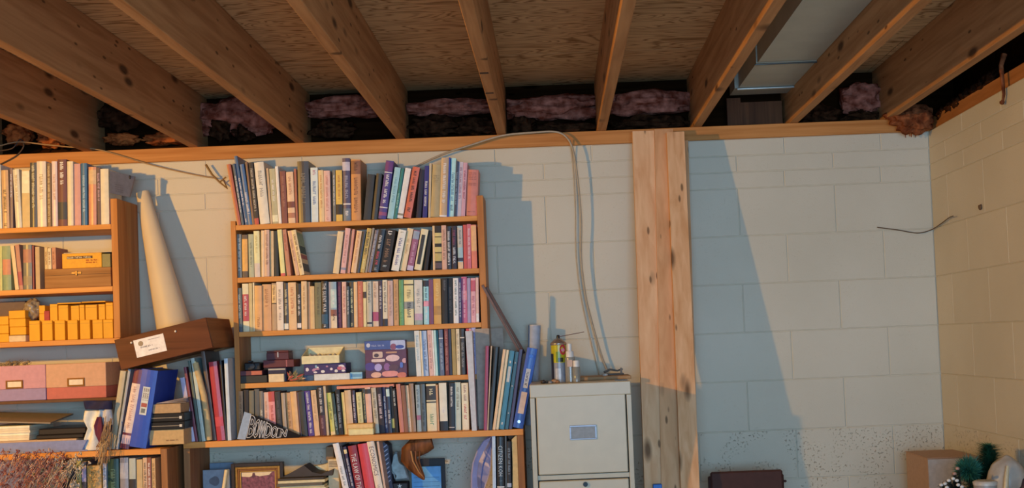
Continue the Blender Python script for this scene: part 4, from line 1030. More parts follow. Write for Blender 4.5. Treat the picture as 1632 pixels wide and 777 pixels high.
# tray, papers and folder below
q = MB(); Yt = YC+.01; a, b = P(-30, 710, Yt).x, P(139, 710, Yt).x; z0 = A5+.0005; zt = P(70, 703, Yt).z
t = thing('tray', 'blue grey plastic tray of papers on the deep lower shelf', 'tray', ((a+b)/2, Yt+.1, z0)); TM = plain(alb('7c7c92', KL), .4)
q.box(a, Yt, z0, b, Yt+.30, z0+.006, bev=.001); q.build('tray_base', TM, t)
q = MB(); q.add([(a, Yt, z0+.006), (b-.02, Yt, z0+.006), (b, Yt-.0, zt), (a, Yt-.0, zt), (a, Yt+.006, z0+.006), (b-.026, Yt+.006, z0+.006), (b-.006, Yt+.006, zt), (a, Yt+.006, zt)], [(0, 1, 2, 3), (4, 7, 6, 5), (3, 2, 6, 7), (1, 5, 6, 2), (0, 3, 7, 4), (0, 4, 5, 1)]); q.build('front_rim', TM, t)
q = MB(); q.add([(b-.026, Yt+.0065, z0+.006), (b-.006, Yt+.0065, zt), (b-.006, Yt+.30, zt), (b-.026, Yt+.30, z0+.006), (b-.018, Yt+.0065, z0+.006), (b, Yt+.0065, zt), (b, Yt+.30, zt), (b-.018, Yt+.30, z0+.006)], [(0, 1, 2, 3), (4, 7, 6, 5), (1, 5, 6, 2), (0, 4, 5, 1), (3, 2, 6, 7)]); q.build('side_rim', TM, t)
q = MB(); q.box(a+.01, Yt+.012, z0+.0065, P(120, 700, Yt).x, Yt+.24, zt+.006, bev=.001); tag(q.build('paper_stack', plain('c4a888')), 'flat pile of papers lying in the blue grey tray', 'paper')
q = MB(); zc = zt+.0065; q.box(P(52, 690, Yt).x, Yt+.03, zc, P(128, 690, Yt).x, Yt+.27, zc+.016, bev=.003); q.box(P(56, 690, Yt).x, Yt+.03, zc+.0165, P(132, 690, Yt).x, Yt+.26, zc+.040, bev=.003)
tag(q.build('document_case', plain('1c1a1e', .35)), 'black document case on the papers in the tray', 'case')
zp = zc; xr_ = P(44, 690, Yt).x
for k in range(6):
    q = MB(); dx = random.uniform(-.004, .004); q.box(P(-30, 690, Yt).x, Yt+.02+random.uniform(0, .006), zp, xr_+dx, Yt+.24, zp+.0092, bev=.0006)
    tag(q.build('notepad', plain(alb(('e8c48c', 'e0bc88', 'ecd09a')[k % 3], KL), .8)), '%s pad of the cream paper pile in the tray, counted upward' % ORD[k+1], 'paper', 'cream pads in the tray'); zp += .0094
q = MB(); M = Matrix.Translation((xr_+.025, Yt+.14, zp+.016)) @ Matrix.Rotation(.06, 4, 'Y') @ Matrix.Rotation(.10, 4, 'X'); q.box(-.36, -.11, 0, .052, .11, .006, M, bev=.001)
tag(q.build('folder', plain('8e8474', .6)), 'grey folder lying over the cream pad pile', 'folder')

# draped cloth
q = MB(); cols = [('c8a888', 0), ('702030', 1), ('2a2438', 2)]
YQ = -.385
path = {0: [(135, 655), (148, 652), (162, 690), (150, 716), (133, 714), (132, 690), (140, 672)], 1: [(154, 667), (160, 678), (160, 706), (147, 714), (158, 700), (150, 684)], 2: [(133, 640), (182, 634), (184, 662), (180, 690), (166, 680), (160, 652), (134, 652)]}
t = thing('flag', 'folded cloth flag in cream, maroon and navy beside the binders', 'flag', (P(155, 690, YQ).x, YQ, A5))
q = MB()
def fold(q, pts, Y, amp, seed, th=.018):
    """cloth band hanging through pixel pairs (left,right,v)"""
    L_ = []; n = 9
    for i in range(len(pts)*3-2):
        f = i/3; j = min(int(f), len(pts)-2); w_ = f-j; l = [pts[j][k]*(1-w_)+pts[j+1][k]*w_ for k in range(3)]
        for k in range(n+1):
            u = l[0]+(l[1]-l[0])*k/n; p = P(u, l[2], Y); p.y -= amp*math.sin(k/n*math.pi*2.2+seed+i*.35); L_.append(p)
    m_ = len(pts)*3-2; W1 = n+1
    fs = [(i*W1+k, i*W1+k+1, (i+1)*W1+k+1, (i+1)*W1+k) for i in range(m_-1) for k in range(n)]
    back = [p+Vector((0, th, 0)) for p in L_]; o = len(L_)
    fs2 = [tuple(o+x for x in reversed(f)) for f in fs]
    ed = [(k, k+1) for k in range(n)]+[((m_-1)*W1+k+1, (m_-1)*W1+k) for k in range(n)]+[((i+1)*W1, i*W1) for i in range(m_-1)]+[(i*W1+n, (i+1)*W1+n) for i in range(m_-1)]
    q.add(L_+back, fs+fs2+[(b_, a_, o+a_, o+b_) for a_, b_ in ed], True)
fold(q, [(135, 160, 654), (134, 158, 668), (141, 152, 682), (134, 156, 698), (131, 160, 710), (133, 166, 717)], YQ, .010, 0); q.build('cream_stripe', plain(alb('e8cca0', KL), .85), t)
q = MB(); fold(q, [(155, 161, 664), (150, 163, 678), (152, 164, 692), (157, 162, 704), (152, 158, 712)], YQ-.014, .004, 1, .010); q.build('maroon_stripe', plain(alb('6a1e2c', KL), .85), t)
q = MB(); fold(q, [(134, 178, 638), (134, 177, 646), (135, 176, 652)], YQ-.004, .008, 2, .016); q.build('navy_stripe', plain(alb('241e34', KL), .85), t); q = MB(); fold(q, [(163, 178, 676), (164, 177, 688)], YQ-.004, .004, 2, .010); q.build('navy_stripe', plain(alb('241e34', KL), .85), t)
q = MB(); fold(q, [(158, 176, 652), (160, 177, 664), (162, 178, 678)], YQ, .008, 3); fold(q, [(163, 172, 688), (160, 170, 704), (163, 172, 716)], YQ, .005, 3, .012); q.build('white_fold', plain(alb('c8b098', KL), .85), t)
# dried plants
def strands(q, n, u0, u1, v0, v1, Y, du, dv, r, seed, head=0.):
    R = random.Random(seed)
    for k in range(n):
        u, v = R.uniform(u0, u1), R.uniform(v0, v1); y = Y+R.uniform(-.03, .03); p = P(u, v, y); e_ = P(u+du*R.uniform(.6, 1.4)+R.uniform(-3, 3), v+dv*R.uniform(.6, 1.3), y+R.uniform(-.02, .02))
        mid_ = (p+e_)/2+Vector((R.uniform(-.006, .006), R.uniform(-.01, .01), R.uniform(-.004, .008)))
        q.tube([p, mid_, e_], r, 4, r*.5)
        if head:
            for j in range(5):
                c = e_+Vector((R.uniform(-1, 1), R.uniform(-1, 1), R.uniform(-1, 1)))*.006; q.lump(c, (head, head, head*1.4), .3, k+j, 1)
t = thing('dried_grass', 'bundle of brown dried grass hanging over the shelf edge beside the flag', 'dried grass', tuple(P(165, 745, -.43)))
q = MB(); strands(q, 30, 166, 180, 662, 694, -.43, -8, 48, .0016, 5); q.build('stalks', plain(alb('a87848', KL), .9, .3), t)
q = MB(); strands(q, 22, 160, 172, 690, 712, -.43, -8, 32, .0014, 6); q.build('stalk_tips', plain(alb('cc9858', KL), .9, .3), t)
t = thing('dried_flowers', 'large reddish dried flower bunch in front of the lower left books', 'dried flowers', tuple(P(60, 790, -.52)))
for i, (c, s_) in enumerate((('a8583c', 1), ('d09468', 2), ('8a4030', 3), ('a89858', 4))):
    q = MB(); a_ = (0, 96) if i < 3 else (40, 86); strands(q, 105 if i < 3 else 60, a_[0]-6, a_[1], 732 if i < 3 else 752, 800, -.50+.02*i, 9, -15, .0012, s_, .0022); q.build('stems', plain(alb(c, KL), .9, .3), t)
q = MB(); strands(q, 30, 70, 112, 770, 790, -.47, 22, -40, .0012, 9, .003); strands(q, 12, 108, 118, 778, 790, -.47, 6, -10, .0012, 11, .004); q.build('stems', plain(alb('d0a878', KL), .9, .3), t)
# ================================================================ things on the fourth shelf, middle bookcase
Yf = YM+.006; zz = Z4+.0005
def pbox(name, label, cat, x0, x1, Yq, D, zb, h, c, k=KM, rough=.55, group=None, bev=.0015, rot=0.):
    q = MB(); vmid = proj((0, Yq, zb+h/2))[1]; a, b = P(x0, vmid, Yq).x, P(x1, vmid, Yq).x
    q.box(a, Yq, zb, b, Yq+D, zb+h, bev=bev)
    if rot:
        M = Matrix.Translation(((a+b)/2, Yq+D/2, 0)) @ Matrix.Rotation(rot, 4, 'Z') @ Matrix.Translation((-(a+b)/2, -Yq-D/2, 0)); q.v = [M @ v for v in q.v]
    o = q.build(name, plain(alb(c, k), rough)); tag(o, label, cat, group); return o, a, b, zb, zb+h
def zat(u, v, Y=Yf): return P(u, v, Y).z
h = lambda v0, v1: (v1-v0)/S(Yf)
o = pbox('case', 'black flat case under the maroon book at the left end of the shelf', 'case', 380, 425, Yf, .14, zz, h(598, 610), '24241f'); z = o[4]
o2 = pbox('book', 'thin maroon book lying on the black case, rust patch on its edge', 'book', 381, 417.5, Yf, .13, z+.0005, h(590, 597.5), '5a2630'); face(*o2, Yf, .52, .98, .1, .9, plain(alb('b85a3c', KM)), 'cover_patch')
t = thing('camera', 'small black folding camera resting on the maroon book', 'camera', ((o2[1]+o2[2])/2, Yf+.05, o2[4]))
q = MB(); q.box(P(388, 582, Yf).x, Yf+.01, o2[4]+.0005, P(414, 582, Yf).x, Yf+.07, o2[4]+h(576, 589), bev=.004); q.build('body', plain('17171a', .35), t)
q = MB(); q.lathe([(.010, -.012), (.012, -.004), (.012, 0)], Vector((P(402, 580, Yf).x, Yf+.010, o2[4]+h(576, 583))), 14, Matrix.Rotation(-math.pi/2, 3, 'X')); q.build('lens', plain('50545a', .2, metal=.6), t)
q = MB(); q.box(P(393, 575, Yf).x, Yf+.02, o2[4]+h(576, 589)+.0003, P(399, 575, Yf).x, Yf+.05, o2[4]+h(573, 589), bev=.002); q.build('viewfinder', plain('2a2a2e', .35), t)
o = pbox('book', 'navy book with grey page edge lying beside the black case', 'book', 426.5, 456, Yf+.012, .12, zz, h(586, 609), '1e1e3c'); q = MB(); q.box(o[1]+.002, Yf+.011, o[4]-.010, o[2]-.004, Yf+.0118, o[4]-.004); q.build('page_edge', plain(alb('a89a88', KM)), o[0]); znb = o[4]
o = pbox('small_box', 'small cream box in front of the navy book', 'box', 427.5, 452, Yf-.006, .016, zz, h(596, 609), 'e0b888')
o = pbox('book', 'large dark red book lying on the navy book', 'book', 419, 468, Yf+.02, .12, znb+.0005, h(573, 585), '5c1c24'); face(*o, Yf+.02, .74, .78, .05, .95, plain(alb('a05050', KM)), 'spine_band'); zr = o[4]
o = pbox('jewellery_box', 'small dark red hinged box topping the pile, with white metal catch', 'box', 424, 459.5, Yf+.026, .08, zr+.0005, h(561, 572.5), '521820', rough=.35)
q = MB(); q.box(o[1], Yf+.027, o[4]+.0003, o[2], Yf+.105, o[4]+.008, bev=.003); q.build('lid', plain(alb('6a3430', KM), .35), o[0])
cx = o[1]+(o[2]-o[1])*.52; q = MB(); q.box(cx-.0025, Yf+.0235, o[4]-.020, cx+.0025, Yf+.0258, o[4]+.002, bev=.0008); q.build('catch', plain('e0dcd8', .25, metal=.6), o[0])
t = thing('dried_sprig', 'small spiky sprig of dried red and green leaves on the shelf', 'dried sprig', tuple(P(467, 609, Yf-.02)))
for c, sd, m_ in (('b0402c', 1, 9), ('7a6a3c', 2, 12), ('c89060', 3, 7), ('4a4030', 4, 8)):
    q = MB(); R = random.Random(sd)
    for k in range(m_):
        p = P(R.uniform(458, 476), R.uniform(600, 607), Yf-.012); p.z = max(p.z, zz+.002); a = R.uniform(-2.6, .6); L_ = R.uniform(.02, .045); d = Vector((math.cos(a), R.uniform(-.3, .1), abs(math.sin(a))*.9)); s_ = d.cross(Vector((0, 1, 0))).normalized()*.0035
        e_ = p+d*L_; mdl = p+d*L_*.5; q.add([p, mdl+s_, e_, mdl-s_, mdl+Vector((0, .002, 0))], [(0, 1, 4), (1, 2, 4), (2, 3, 4), (3, 0, 4), (0, 3, 2, 1)])
    q.build('leaves', plain(alb(c, KM), .8), t)
# patterned carton with shallow tray box on it
bxs = zz
o = pbox('white_bag', 'crumpled white paper and plastic at the front of the shelf', 'paper', 500, 557, Yf-.010, .018, zz, h(595, 605), 'd0ccc8')
me = o[0].data
o = pbox('book', 'flat light blue book beside the white paper', 'book', 557.6, 577, Yf+.002, .12, zz, h(592, 603), '88b4c8'); face(*o, Yf+.002, .05, .95, .3, .7, plain(alb('5a8aa8', KM)), 'cover_stripe')
o = pbox('book', 'flat dark blue book under the patterned carton', 'book', 484, 499.4, Yf, .12, zz, h(599, 608), '2a4868')
o = pbox('carton', 'purple carton with abstract pink and white pattern under the cream tray', 'box', 484, 551, Yf+.012, .12, zz+.021, h(580, 598), '38265a')
R = random.Random(4)
for k in range(16):
    q = MB(); cxx, czz = o[1]+(o[2]-o[1])*R.uniform(.06, .94), o[3]+(o[4]-o[3])*R.uniform(.2, .8); rx, rz = R.uniform(.004, .013), R.uniform(.003, .008); n = 12
    q.add([(cxx+rx*math.cos(a*2*math.pi/n)*(1+.2*math.sin(a*3)), Yf+.0112-.0001*k, min(max(czz+rz*math.sin(a*2*math.pi/n), o[3]+.001), o[4]-.001)) for a in range(n)], [tuple(range(n))]); q.build('print', plain(alb(R.choice(('d8c0c8', 'b87890', '7aa0b0', '5a3a78', 'c85a6a', 'e0d8d8')), KM)), o[0])
q = MB(); q.box(o[1], Yf+.02, zz, o[2], Yf+.125, zz+.0205); q.build('riser', plain('30263c'), o[0]); zc = o[4]
# tray: open shallow box, cream, tipped towards the viewer
t = thing('open_box', 'shallow open cream box tipped forward on the patterned carton', 'box', (P(515, 570, Yf).x, Yf, zc)); CR = plain(alb('e4c490', KM), .7)
a, b = P(481, 572, Yf).x, P(541, 572, Yf).x; hh = h(567, 580); back = P(518, 553, Yf+.10).z
q = MB(); q.box(a, Yf-.004, zc+.001, b, Yf-.001, zc+hh, bev=.0005); q.build('front_side', CR, t)
zb_ = back
q = MB(); vs = [(a, Yf, zc+.001), (b, Yf, zc+.001), (b+.012, Yf+.12, zb_-.03), (a, Yf+.12, zb_-.03)]; q.add(vs+[Vector(v)+Vector((0, 0, -.003)) for v in vs], [(0, 1, 2, 3), (4, 7, 6, 5), (0, 4, 5, 1), (1, 5, 6, 2), (2, 6, 7, 3), (3, 7, 4, 0)]) if False else q.box(a+.003, Yf, zc+.001, b-.003, Yf+.12, zc+.004); q.build('base', plain(alb('9a7a40', KM), .7), t)
for nm, x0, x1 in (('left_side', a, a+.003), ('right_side', b-.003, b)):
    q = MB(); q.add([(x0, Yf, zc+.001), (x1, Yf, zc+.001), (x1, Yf, zc+hh), (x0, Yf, zc+hh), (x0, Yf+.12, zc+.001), (x1, Yf+.12, zc+.001), (x1, Yf+.12, zb_), (x0, Yf+.12, zb_)], [(0, 1, 2, 3), (4, 7, 6, 5), (0, 4, 5, 1), (1, 5, 6, 2), (2, 6, 7, 3), (3, 7, 4, 0)]); q.build(nm, CR, t)
q = MB(); q.box(a, Yf+.1205, zc+.001, b, Yf+.1235, zb_); q.build('back_side', CR, t)
q = MB(); 
for k in range(7): q.lump((a+(b-a)*(.15+.11*k), Yf+.06+.02*math.sin(k), zc+.022), (.014, .03, .016), .5, k+3, 2)
q.build('tissue', plain(alb('c0b0a0', KM), .8), t)
# purple game carton
t = thing('game_carton', 'tall purple game carton with pictured lid standing on the shelf', 'box', (P(615, 570, Yf).x, Yf, zz))
a, b = P(582, 572, Yf).x, P(648, 572, Yf).x; zt = P(615, 542, Yf).z; zm = P(615, 556.5, Yf).z
q = MB(); q.box(a, Yf, zz, b, Yf+.055, zm, bev=.001); q.build('base', plain(alb('5c2038', KM), .4), t)
q = MB(); q.box(a-.001, Yf-.001, zm+.0003, b-.003, Yf+.056, zt, bev=.001); q.build('lid', plain(alb('3c4682', KM), .35), t)
def blob(u, v, ru, rv, c, name='print', k=0, ang=0., pw=1.):
    n = 16; s_ = S(Yf); ce = P(u, v, Yf); q = MB(); vs = []
    for i in range(n):
        th = 2*math.pi*i/n; x, z_ = ru*math.copysign(abs(math.cos(th))**pw, math.cos(th)), rv*math.copysign(abs(math.sin(th))**pw, math.sin(th)); vs.append((min(max(ce.x+(x*math.cos(ang)-z_*math.sin(ang))/s_, a), b-.003), Yf-.0016-.0002*k, ce.z+(x*math.sin(ang)+z_*math.cos(ang))/s_))
    q.add(vs, [tuple(range(n))]); q.build(name, plain(alb(c, KM), .4), t)
for i, (u, v, ru, rv, c, pw) in enumerate(((587, 550, 3.2, 3.4, 'b8b0b8', 1), (634, 549, 12, 7.5, 'a8a8c8', .3), (627, 552, 5, 5, '8a3a50', 1), (637, 552, 7, 3, '2a3a8a', 1), (602, 565, 8, 5, 'c8a088', .3), (600, 566, 4, 3, '4a2a2c', 1),
    (626, 570, 11, 5.4, 'd8a8a0', 1), (603, 574, 11, 2.4, 'd8b0a0', .4), (624, 561, 9, 1.4, 'b87a50', .4), (590, 584, 9, 6.5, '4a2a78', 1), (603, 585, 6, 6, 'a890c0', 1), (617, 584, 5, 6, '8a4a80', 1), (628, 585, 8, 5, '5a2a30', 1), (640, 581, 2.4, 4.4, '4a60b0', .6), (645, 574, 4, 4, 'c88888', 1),
    (600, 597, 8.5, 4.5, 'dc9a78', 1), (622, 595, 13, 4.6, 'e08070', .7), (641, 597, 8, 4.5, 'cc6038', 1))): blob(u, v, ru, rv, c, k=i, pw=pw)
q = MB(); scribble(q, P(592, 552, Yf)+Vector((0, -.0018, 0)), Vector((1, 0, .0)), Vector((0, 0, 1)), .055, .007, random.Random(7)); q.build('lettering', plain(alb('a8a8d0', KM)), t)
# ---- bottom shelf extras
o = pbox('book', 'flat pink book lying across the tops of the bottom row', 'book', 536, 627.5, YM+.016, .12, P(582, 618.2, YM).z, .012, 'd88060')
M = Matrix.Rotation(-.030, 4, 'Y')
z = Z5+.0005
o = pbox('paperback', 'cream paperback lying flat in front of the bottom row, lower of two', 'book', 554.5, 595, -.262, .05, z, h(683.5, 693.5), 'dcc07c', bev=.003)
o = pbox('paperback', 'orange tan paperback lying on the cream one before the bottom row', 'book', 552.5, 594.5, -.262, .05, o[4]+.0005, h(675.5, 683), 'e0a85c', bev=.003)
# pennant
YP = -.258
t = thing('pennant', 'black felt BOWDOIN pennant with grey header propped against the bottom books', 'pennant', (P(430, 690, YP).x, YP, Z5))
def ppoly(name, pts, m, th, dy=0.):
    a = [P(u, v, YP)+Vector((0, dy, 0)) for u, v in pts]; lo = min(p.z for p in a)
    n = len(a); q = MB()
    for p in a: p.z = max(p.z, Z5+.0006)
    q.add(a+[p+Vector((0, th, 0)) for p in a], [tuple(range(n)), tuple(range(2*n-1, n-1, -1))]+[(i, i+n, (i+1) % n+n, (i+1) % n) for i in range(n)]); return q.build(name, m, t)
ppoly('header', [(378, 699), (389.5, 655.5), (400.5, 659), (391, 700)], plain(alb('8c98aa', KM), .9), .003)
ppoly('felt', [(391.2, 700), (400.7, 659), (482, 694.5), (476, 697)], plain('121218', .9), .0025)
LT = plain(alb('e8d8c8', KM), .8); LI = plain('1c1c24', .9)
q = MB(); qi = MB()
s0 = [(393.5, 696.5, 35), (403, 696.8, 30), (411, 697.0, 27), (421, 697.0, 22.5), (430.8, 696.6, 18), (440.5, 696, 14), (446, 695.6, 12)]
wds = [9.2, 7.6, 10.4, 9.6, 9.4, 5.2, 10]; s_ = S(YP)
for ch, (u, v, hh_), wd in zip('BOWDOIN', s0, wds):
    org = P(u, v, YP)+Vector((0, -.0008, 0)); eyv = Vector((.23, 0, .97)); 
    vs, fs, adv = glyph(ch); mx = max(v_[0] for v_ in vs); mn = min(v_[0] for v_ in vs); hgt = hh_*1.08/s_; wid = wd*.97/s_
    for tgt, g, dy in ((q, 0, 0), ):
        for kk in range(9):
            dx_, dz_ = (0, 0) if kk == 8 else (.0018*math.cos(kk*math.pi/4), .0018*math.sin(kk*math.pi/4)); dy_ = Vector((0, -.00012*kk, 0))
            (qi if kk == 8 else q).add([org+dy_+Vector((1, 0, .035))*((x-mn)/(mx-mn)*wid+dx_)+eyv*(y/.72*hgt*(1-.12*(x-mn)/(mx-mn))+dz_) for x, y in vs], fs)
q.build('lettering', LT, t); qi.build('letter_fill', LI, t)

# ================================================================ group right of the paperbacks, on the lower case's top
GRR = 'folders and binders right of the middle bookcase'; zb = Z5
q = MB(); a, b = P(748, 640, YL2).x, P(758, 640, YL2).x; zt = P(750, 527, YL2+.005).z
vs = [(a+.006, -.268, zb+.0005), (b, -.268, zb+.0005), (b-.004, -.268, zt), (a-.006, -.268, zt)]
q.add(vs+[Vector(v)+Vector((0, .07, 0)) for v in vs], [(0, 1, 2, 3), (4, 7, 6, 5), (0, 4, 5, 1), (1, 5, 6, 2), (2, 6, 7, 3), (3, 7, 4, 0)])
tag(q.build('folder', plain(alb('b8b0b0', KM), .7)), 'tall pale grey folder standing against the bookcase right side panel', 'folder', GRR)
X1_, X2_, X3_ = P(757.6, 540, -.2).x, xr+.004, P(802, 540, -.125).x; zt1, zt2 = P(770, 523, -.2).z, P(790, 524, -.125).z
q = MB(); pts = [(X1_, -.1965), (X2_, -.1965), (X2_+.004, -.125), (X3_, -.122), (X3_, -.118), (X2_, -.1215), (X2_+.001, -.1925), (X1_, -.1925)]
q.prism(pts, lambda p, h_: Vector((p[0], p[1], h_)), zb+.0005, zt1)
tag(q.build('folder', plain(alb('a08672', KM), .8)), 'brown cardboard folder wrapped round the bookcase corner behind the magenta folder', 'folder', GRR)
dp = .135
single('771 776 551 3 96284a x', zb, -.266, .132, 'magenta folder between the grey folder and the black one', KM, 'folder', 'folder', GRR)
single('776.4 778 551 6 c8a078 x', zb, -.266, .132, 'thin cream folder right of the magenta folder', KM, 'folder', 'folder', GRR)
single('778.4 784 552 10 22201e x', zb, -.266, .132, 'black folder leaning right between cream and tan folders', KM, 'folder', 'folder', GRR)
single('785 789.5 556 17 dca870 x', zb, -.268, .132, 'tan folder leaning right, left one of two', KM, 'folder', 'folder', GRR)
single('790 794.5 557 17 e0b480 x', zb, -.264, .132, 'tan folder leaning right, right one of two', KM, 'folder', 'folder', GRR)
r = single('795.5 803.5 558 17 286e82 x', zb, -.268, .132, 'teal folder with white label leaning right', KM, 'folder', 'folder', GRR)
on_spine(*r, .2, .75, .60, .80, plain('d0d4d0'), 'spine_label')
on_spine(*r, .3, .6, .84, .87, plain('d0d4d0'), 'ring_hole', -.0016); on_spine(*r, .3, .6, .06, .09, plain('d0d4d0'), 'ring_hole', -.0016)
r = single('804.5 810 560 17 20505f x', zb, -.268, .132, 'dark teal folder leaning right beside the labelled teal one', KM, 'folder', 'folder', GRR)
for v_ in (.85, .55, .2): on_spine(*r, .3, .6, v_, v_+.015, plain('c8ccd0'), 'ring_hole')
single('811 816 556 17 3c3050 x', zb, -.266, .132, 'dark purple folder leaning on the blue binder', KM, 'folder', 'folder', GRR)
r = single('817.5 834 553 24 1e50a0 h', zb, -.270, .150, 'blue ring binder with white and beige spine labels, rightmost', KM, 'binder', 'binder', GRR)
on_spine(*r, .28, .72, .50, .74, plain('ccd0d4'), 'spine_label'); on_spine(*r, .22, .80, .18, .45, plain(alb('c8a898', KM)), 'spine_label')
U = Vector((math.cos(r[2]), 0, -math.sin(r[2]))); Wv = Vector((math.sin(r[2]), 0, math.cos(r[2])))
q = MB(); scribble(q, r[1]+U*r[3]*.38+Wv*r[4]*.70+Vector((0, -.0018, 0)), -Wv, U, .06, .009, random.Random(6)); q.build('label_print', plain('3a3a50'), r[0])
q = MB(); c = r[1]+U*r[3]*.52+Wv*r[4]*.90+Vector((0, -.0045, 0)); q.lathe([(.008, -.0015), (.008, .0015)], c, 16, Matrix.Rotation(math.pi/2, 3, 'X')); q.build('finger_ring', plain('16305a', .3, metal=.5), r[0])
q = MB(); c = r[1]+U*r[3]*.5+Wv*r[4]*.08+Vector((0, -.0045, 0)); q.lathe([(.006, -.001), (.006, .001)], c, 16, Matrix.Rotation(math.pi/2, 3, 'X')); q.build('rivet', plain('b8c8e0', .2, metal=.5), r[0])
# grey roll and the two dark sticks
q = MB(); p0 = P(846, 660, -.085); p0.z = zb+.001; p1 = P(852, 519, -.085); q.tube([p0, p1], .0255, 24); o = tag(q.build('tube', plain(alb('9a98a0', KM), .6)), 'grey cardboard tube standing behind the blue binder', 'tube')
q = MB(); d = (p1-p0).normalized(); q.tube([p1+d*.0002, p1+d*.004], .0262, 24); q.build('end_cap', plain('c4c0c0', .5), o)
for i, (du, c, l) in enumerate(((0, '7a5c54', 'left'), (6.5, '5c4440', 'right'))):
    p0, p1 = P(769+du, 454+i*3, -.262+i*.01), P(829+du, 562, -.115); e_ = p0+(p1-p0)*1.0; q = MB(); d = (p1-p0).normalized(); s1 = Vector((1, 0, 0)); s1 = (s1-d*s1.dot(d)).normalized()*.0048; s2 = d.cross(s1).normalized()*.004
    vs = [p+x*s1+y*s2 for p in (p0, p1) for x, y in ((-1, -1), (1, -1), (1, 1), (-1, 1))]; q.add(vs, [(0, 1, 2, 3), (7, 6, 5, 4), (0, 4, 5, 1), (1, 5, 6, 2), (2, 6, 7, 3), (3, 7, 4, 0)])
    tag(q.build('wooden_strip', plain(alb(c, KM), .5)), 'dark brown wooden strip leaning between bookcase and binders, %s of two' % l, 'strip', 'dark wooden strips')

# ================================================================ lower shelf of the middle bookcase
zb = ZB2; YLb = YL2+.02
o = pbox('card', 'blue grey card with a round grey emblem standing at the lower left', 'card', 323, 366, -.15, .006, zb+.0005, P(344, 748, -.15).z-zb, '7c828c'); 
q = MB(); n = 14; ce = P(343, 766, -.1515); q.add([(ce.x+.017*math.cos(i*2*math.pi/n)*(1.5 if i in (6, 7, 8) else 1), -.1512, ce.z+.020*math.sin(i*2*math.pi/n)) for i in range(n)], [tuple(range(n))]); q.build('emblem', plain(alb('5a5860', KM)), o[0])
o = pbox('card', 'plain pale blue card behind the emblem card', 'card', 334, 372, -.06, .005, zb+.0005, P(352, 737, -.06).z-zb, '6a7888')
q = MB(); p0 = P(352, 800, -.20); p0.z = zb+.007; p1 = P(361, 748, -.20); q.tube([p0, p1], .0075, 12); tag(q.build('rolled_paper', plain(alb('e0b880', KM))), 'cream paper tube leaning on the framed picture', 'paper')
# framed picture
t = thing('picture_frame', 'gilt framed reddish picture standing on the lower shelf', 'picture frame', (P(410, 777, -.17).x, -.17, zb)); YF = -.19
x0, x1 = P(369, 760, YF).x, P(452, 760, YF).x; zt = P(410, 737, YF).z; GD = plain('b08038', .35, .15, 60, metal=.5); DB = plain('2c2018', .4)
sl = .0
def frame(name, i0, i1, y, m, zlo):
    for nm, bx_ in (('left', (x0+i0, zlo, x0+i1, zt-i0)), ('right', (x1-i1, zlo, x1-i0, zt-i0)), ('top', (x0+i1, zt-i1, x1-i1, zt-i0)), ('bottom', (x0+i1, zlo, x1-i1, zlo+i1-i0))):
        q = MB(); q.box(bx_[0], y, bx_[1], bx_[2], YF+.02, bx_[3], bev=.001); q.build(name, m, t)
frame('outer_frame', 0, .014, YF-.004, DB, zb+.0006); frame('gilt_frame', .0142, .024, YF+.001, GD, zb+.0148); frame('inner_frame', .0242, .032, YF+.003, plain('8a5a28', .4, metal=.3), zb+.025); frame('gilt_lip', .0322, .037, YF+.005, plain('d0a050', .35, metal=.4), zb+.033)
q = MB(); q.box(x0+.0372, YF+.010, zb+.038, x1-.0372, YF+.014, zt-.0372); pic = q.build('picture', plain(alb('7c4048', KM), .3, .5, 90), t)
q = MB(); s_ = S(YF); cy = zt-.0372; q.add([(x0+.038, YF+.0095, cy-.001), (x0+.038, YF+.0095, cy-.016), (x0+.07, YF+.0095, cy-.019), (x0+.09, YF+.0095, cy-.012), (x0+.11, YF+.0095, cy-.018), (x1-.06, YF+.0095, cy-.013), (x1-.048, YF+.0095, cy-.001)], [tuple(range(7))]); q.build('pale_sky', plain(alb('e0b888', KM)), pic)
q = MB(); q.add([(x0+.083, YF+.009, cy-.003), (x0+.079, YF+.009, cy-.020), (x0+.095, YF+.009, cy-.020), (x0+.091, YF+.009, cy-.003)], [(0, 1, 2, 3)]); q.build('dark_figure', plain(alb('5a2c38', KM)), pic)
# pile of magazines
z = zb+.0005; R = random.Random(3)
mg = ['b8a070', '5a4c3c', 'c8b080', '3a3028', 'c0a878', 'a89068', 'd0b888', '6a5a48', 'c8b890']
n = 0
while z < P(490, 762, -.2).z:
    hh_ = R.uniform(.006, .011); a_ = 447+R.uniform(-3, 3); b_ = 520+R.uniform(-4, 4); q = MB(); v_ = proj((-.8, -.2, z))[1]; q.box(P(a_, v_, -.2).x, -.245+R.uniform(0, .012), z, P(b_, v_, -.2).x, -.03, z+hh_, bev=.001); n += 1
    tag(q.build('magazine', plain(alb(mg[n % 9], KM), .6)), '%s magazine from the bottom of the pile right of the gilt frame' % ORD[n], 'magazine', 'magazines piled by the gilt frame'); z += hh_+.0004
def wedge(name, label, pts, Y, D, c, cat, lift=0.):
    """open magazine: front outline through pixels, extruded back"""
    q = MB(); a = [P(u, v, Y) for u, v in pts]
    for p in a: p.z = max(p.z, z+.0006)
    nn = len(a); q.add(a+[p+Vector((0, D, 0)) for p in a], [tuple(range(nn)), tuple(range(2*nn-1, nn-1, -1))]+[(i, i+nn, (i+1) % nn+nn, (i+1) % nn) for i in range(nn)]); return tag(q.build(name, plain(alb(c, KM), .6)), label, cat)
wedge('magazine', 'dark magazine splayed open on top of the pile', [(450, 765), (484, 741), (498, 752), (512, 755), (531, 747), (529, 757), (512, 764)], -.20, .12, '3a2e28', 'magazine')
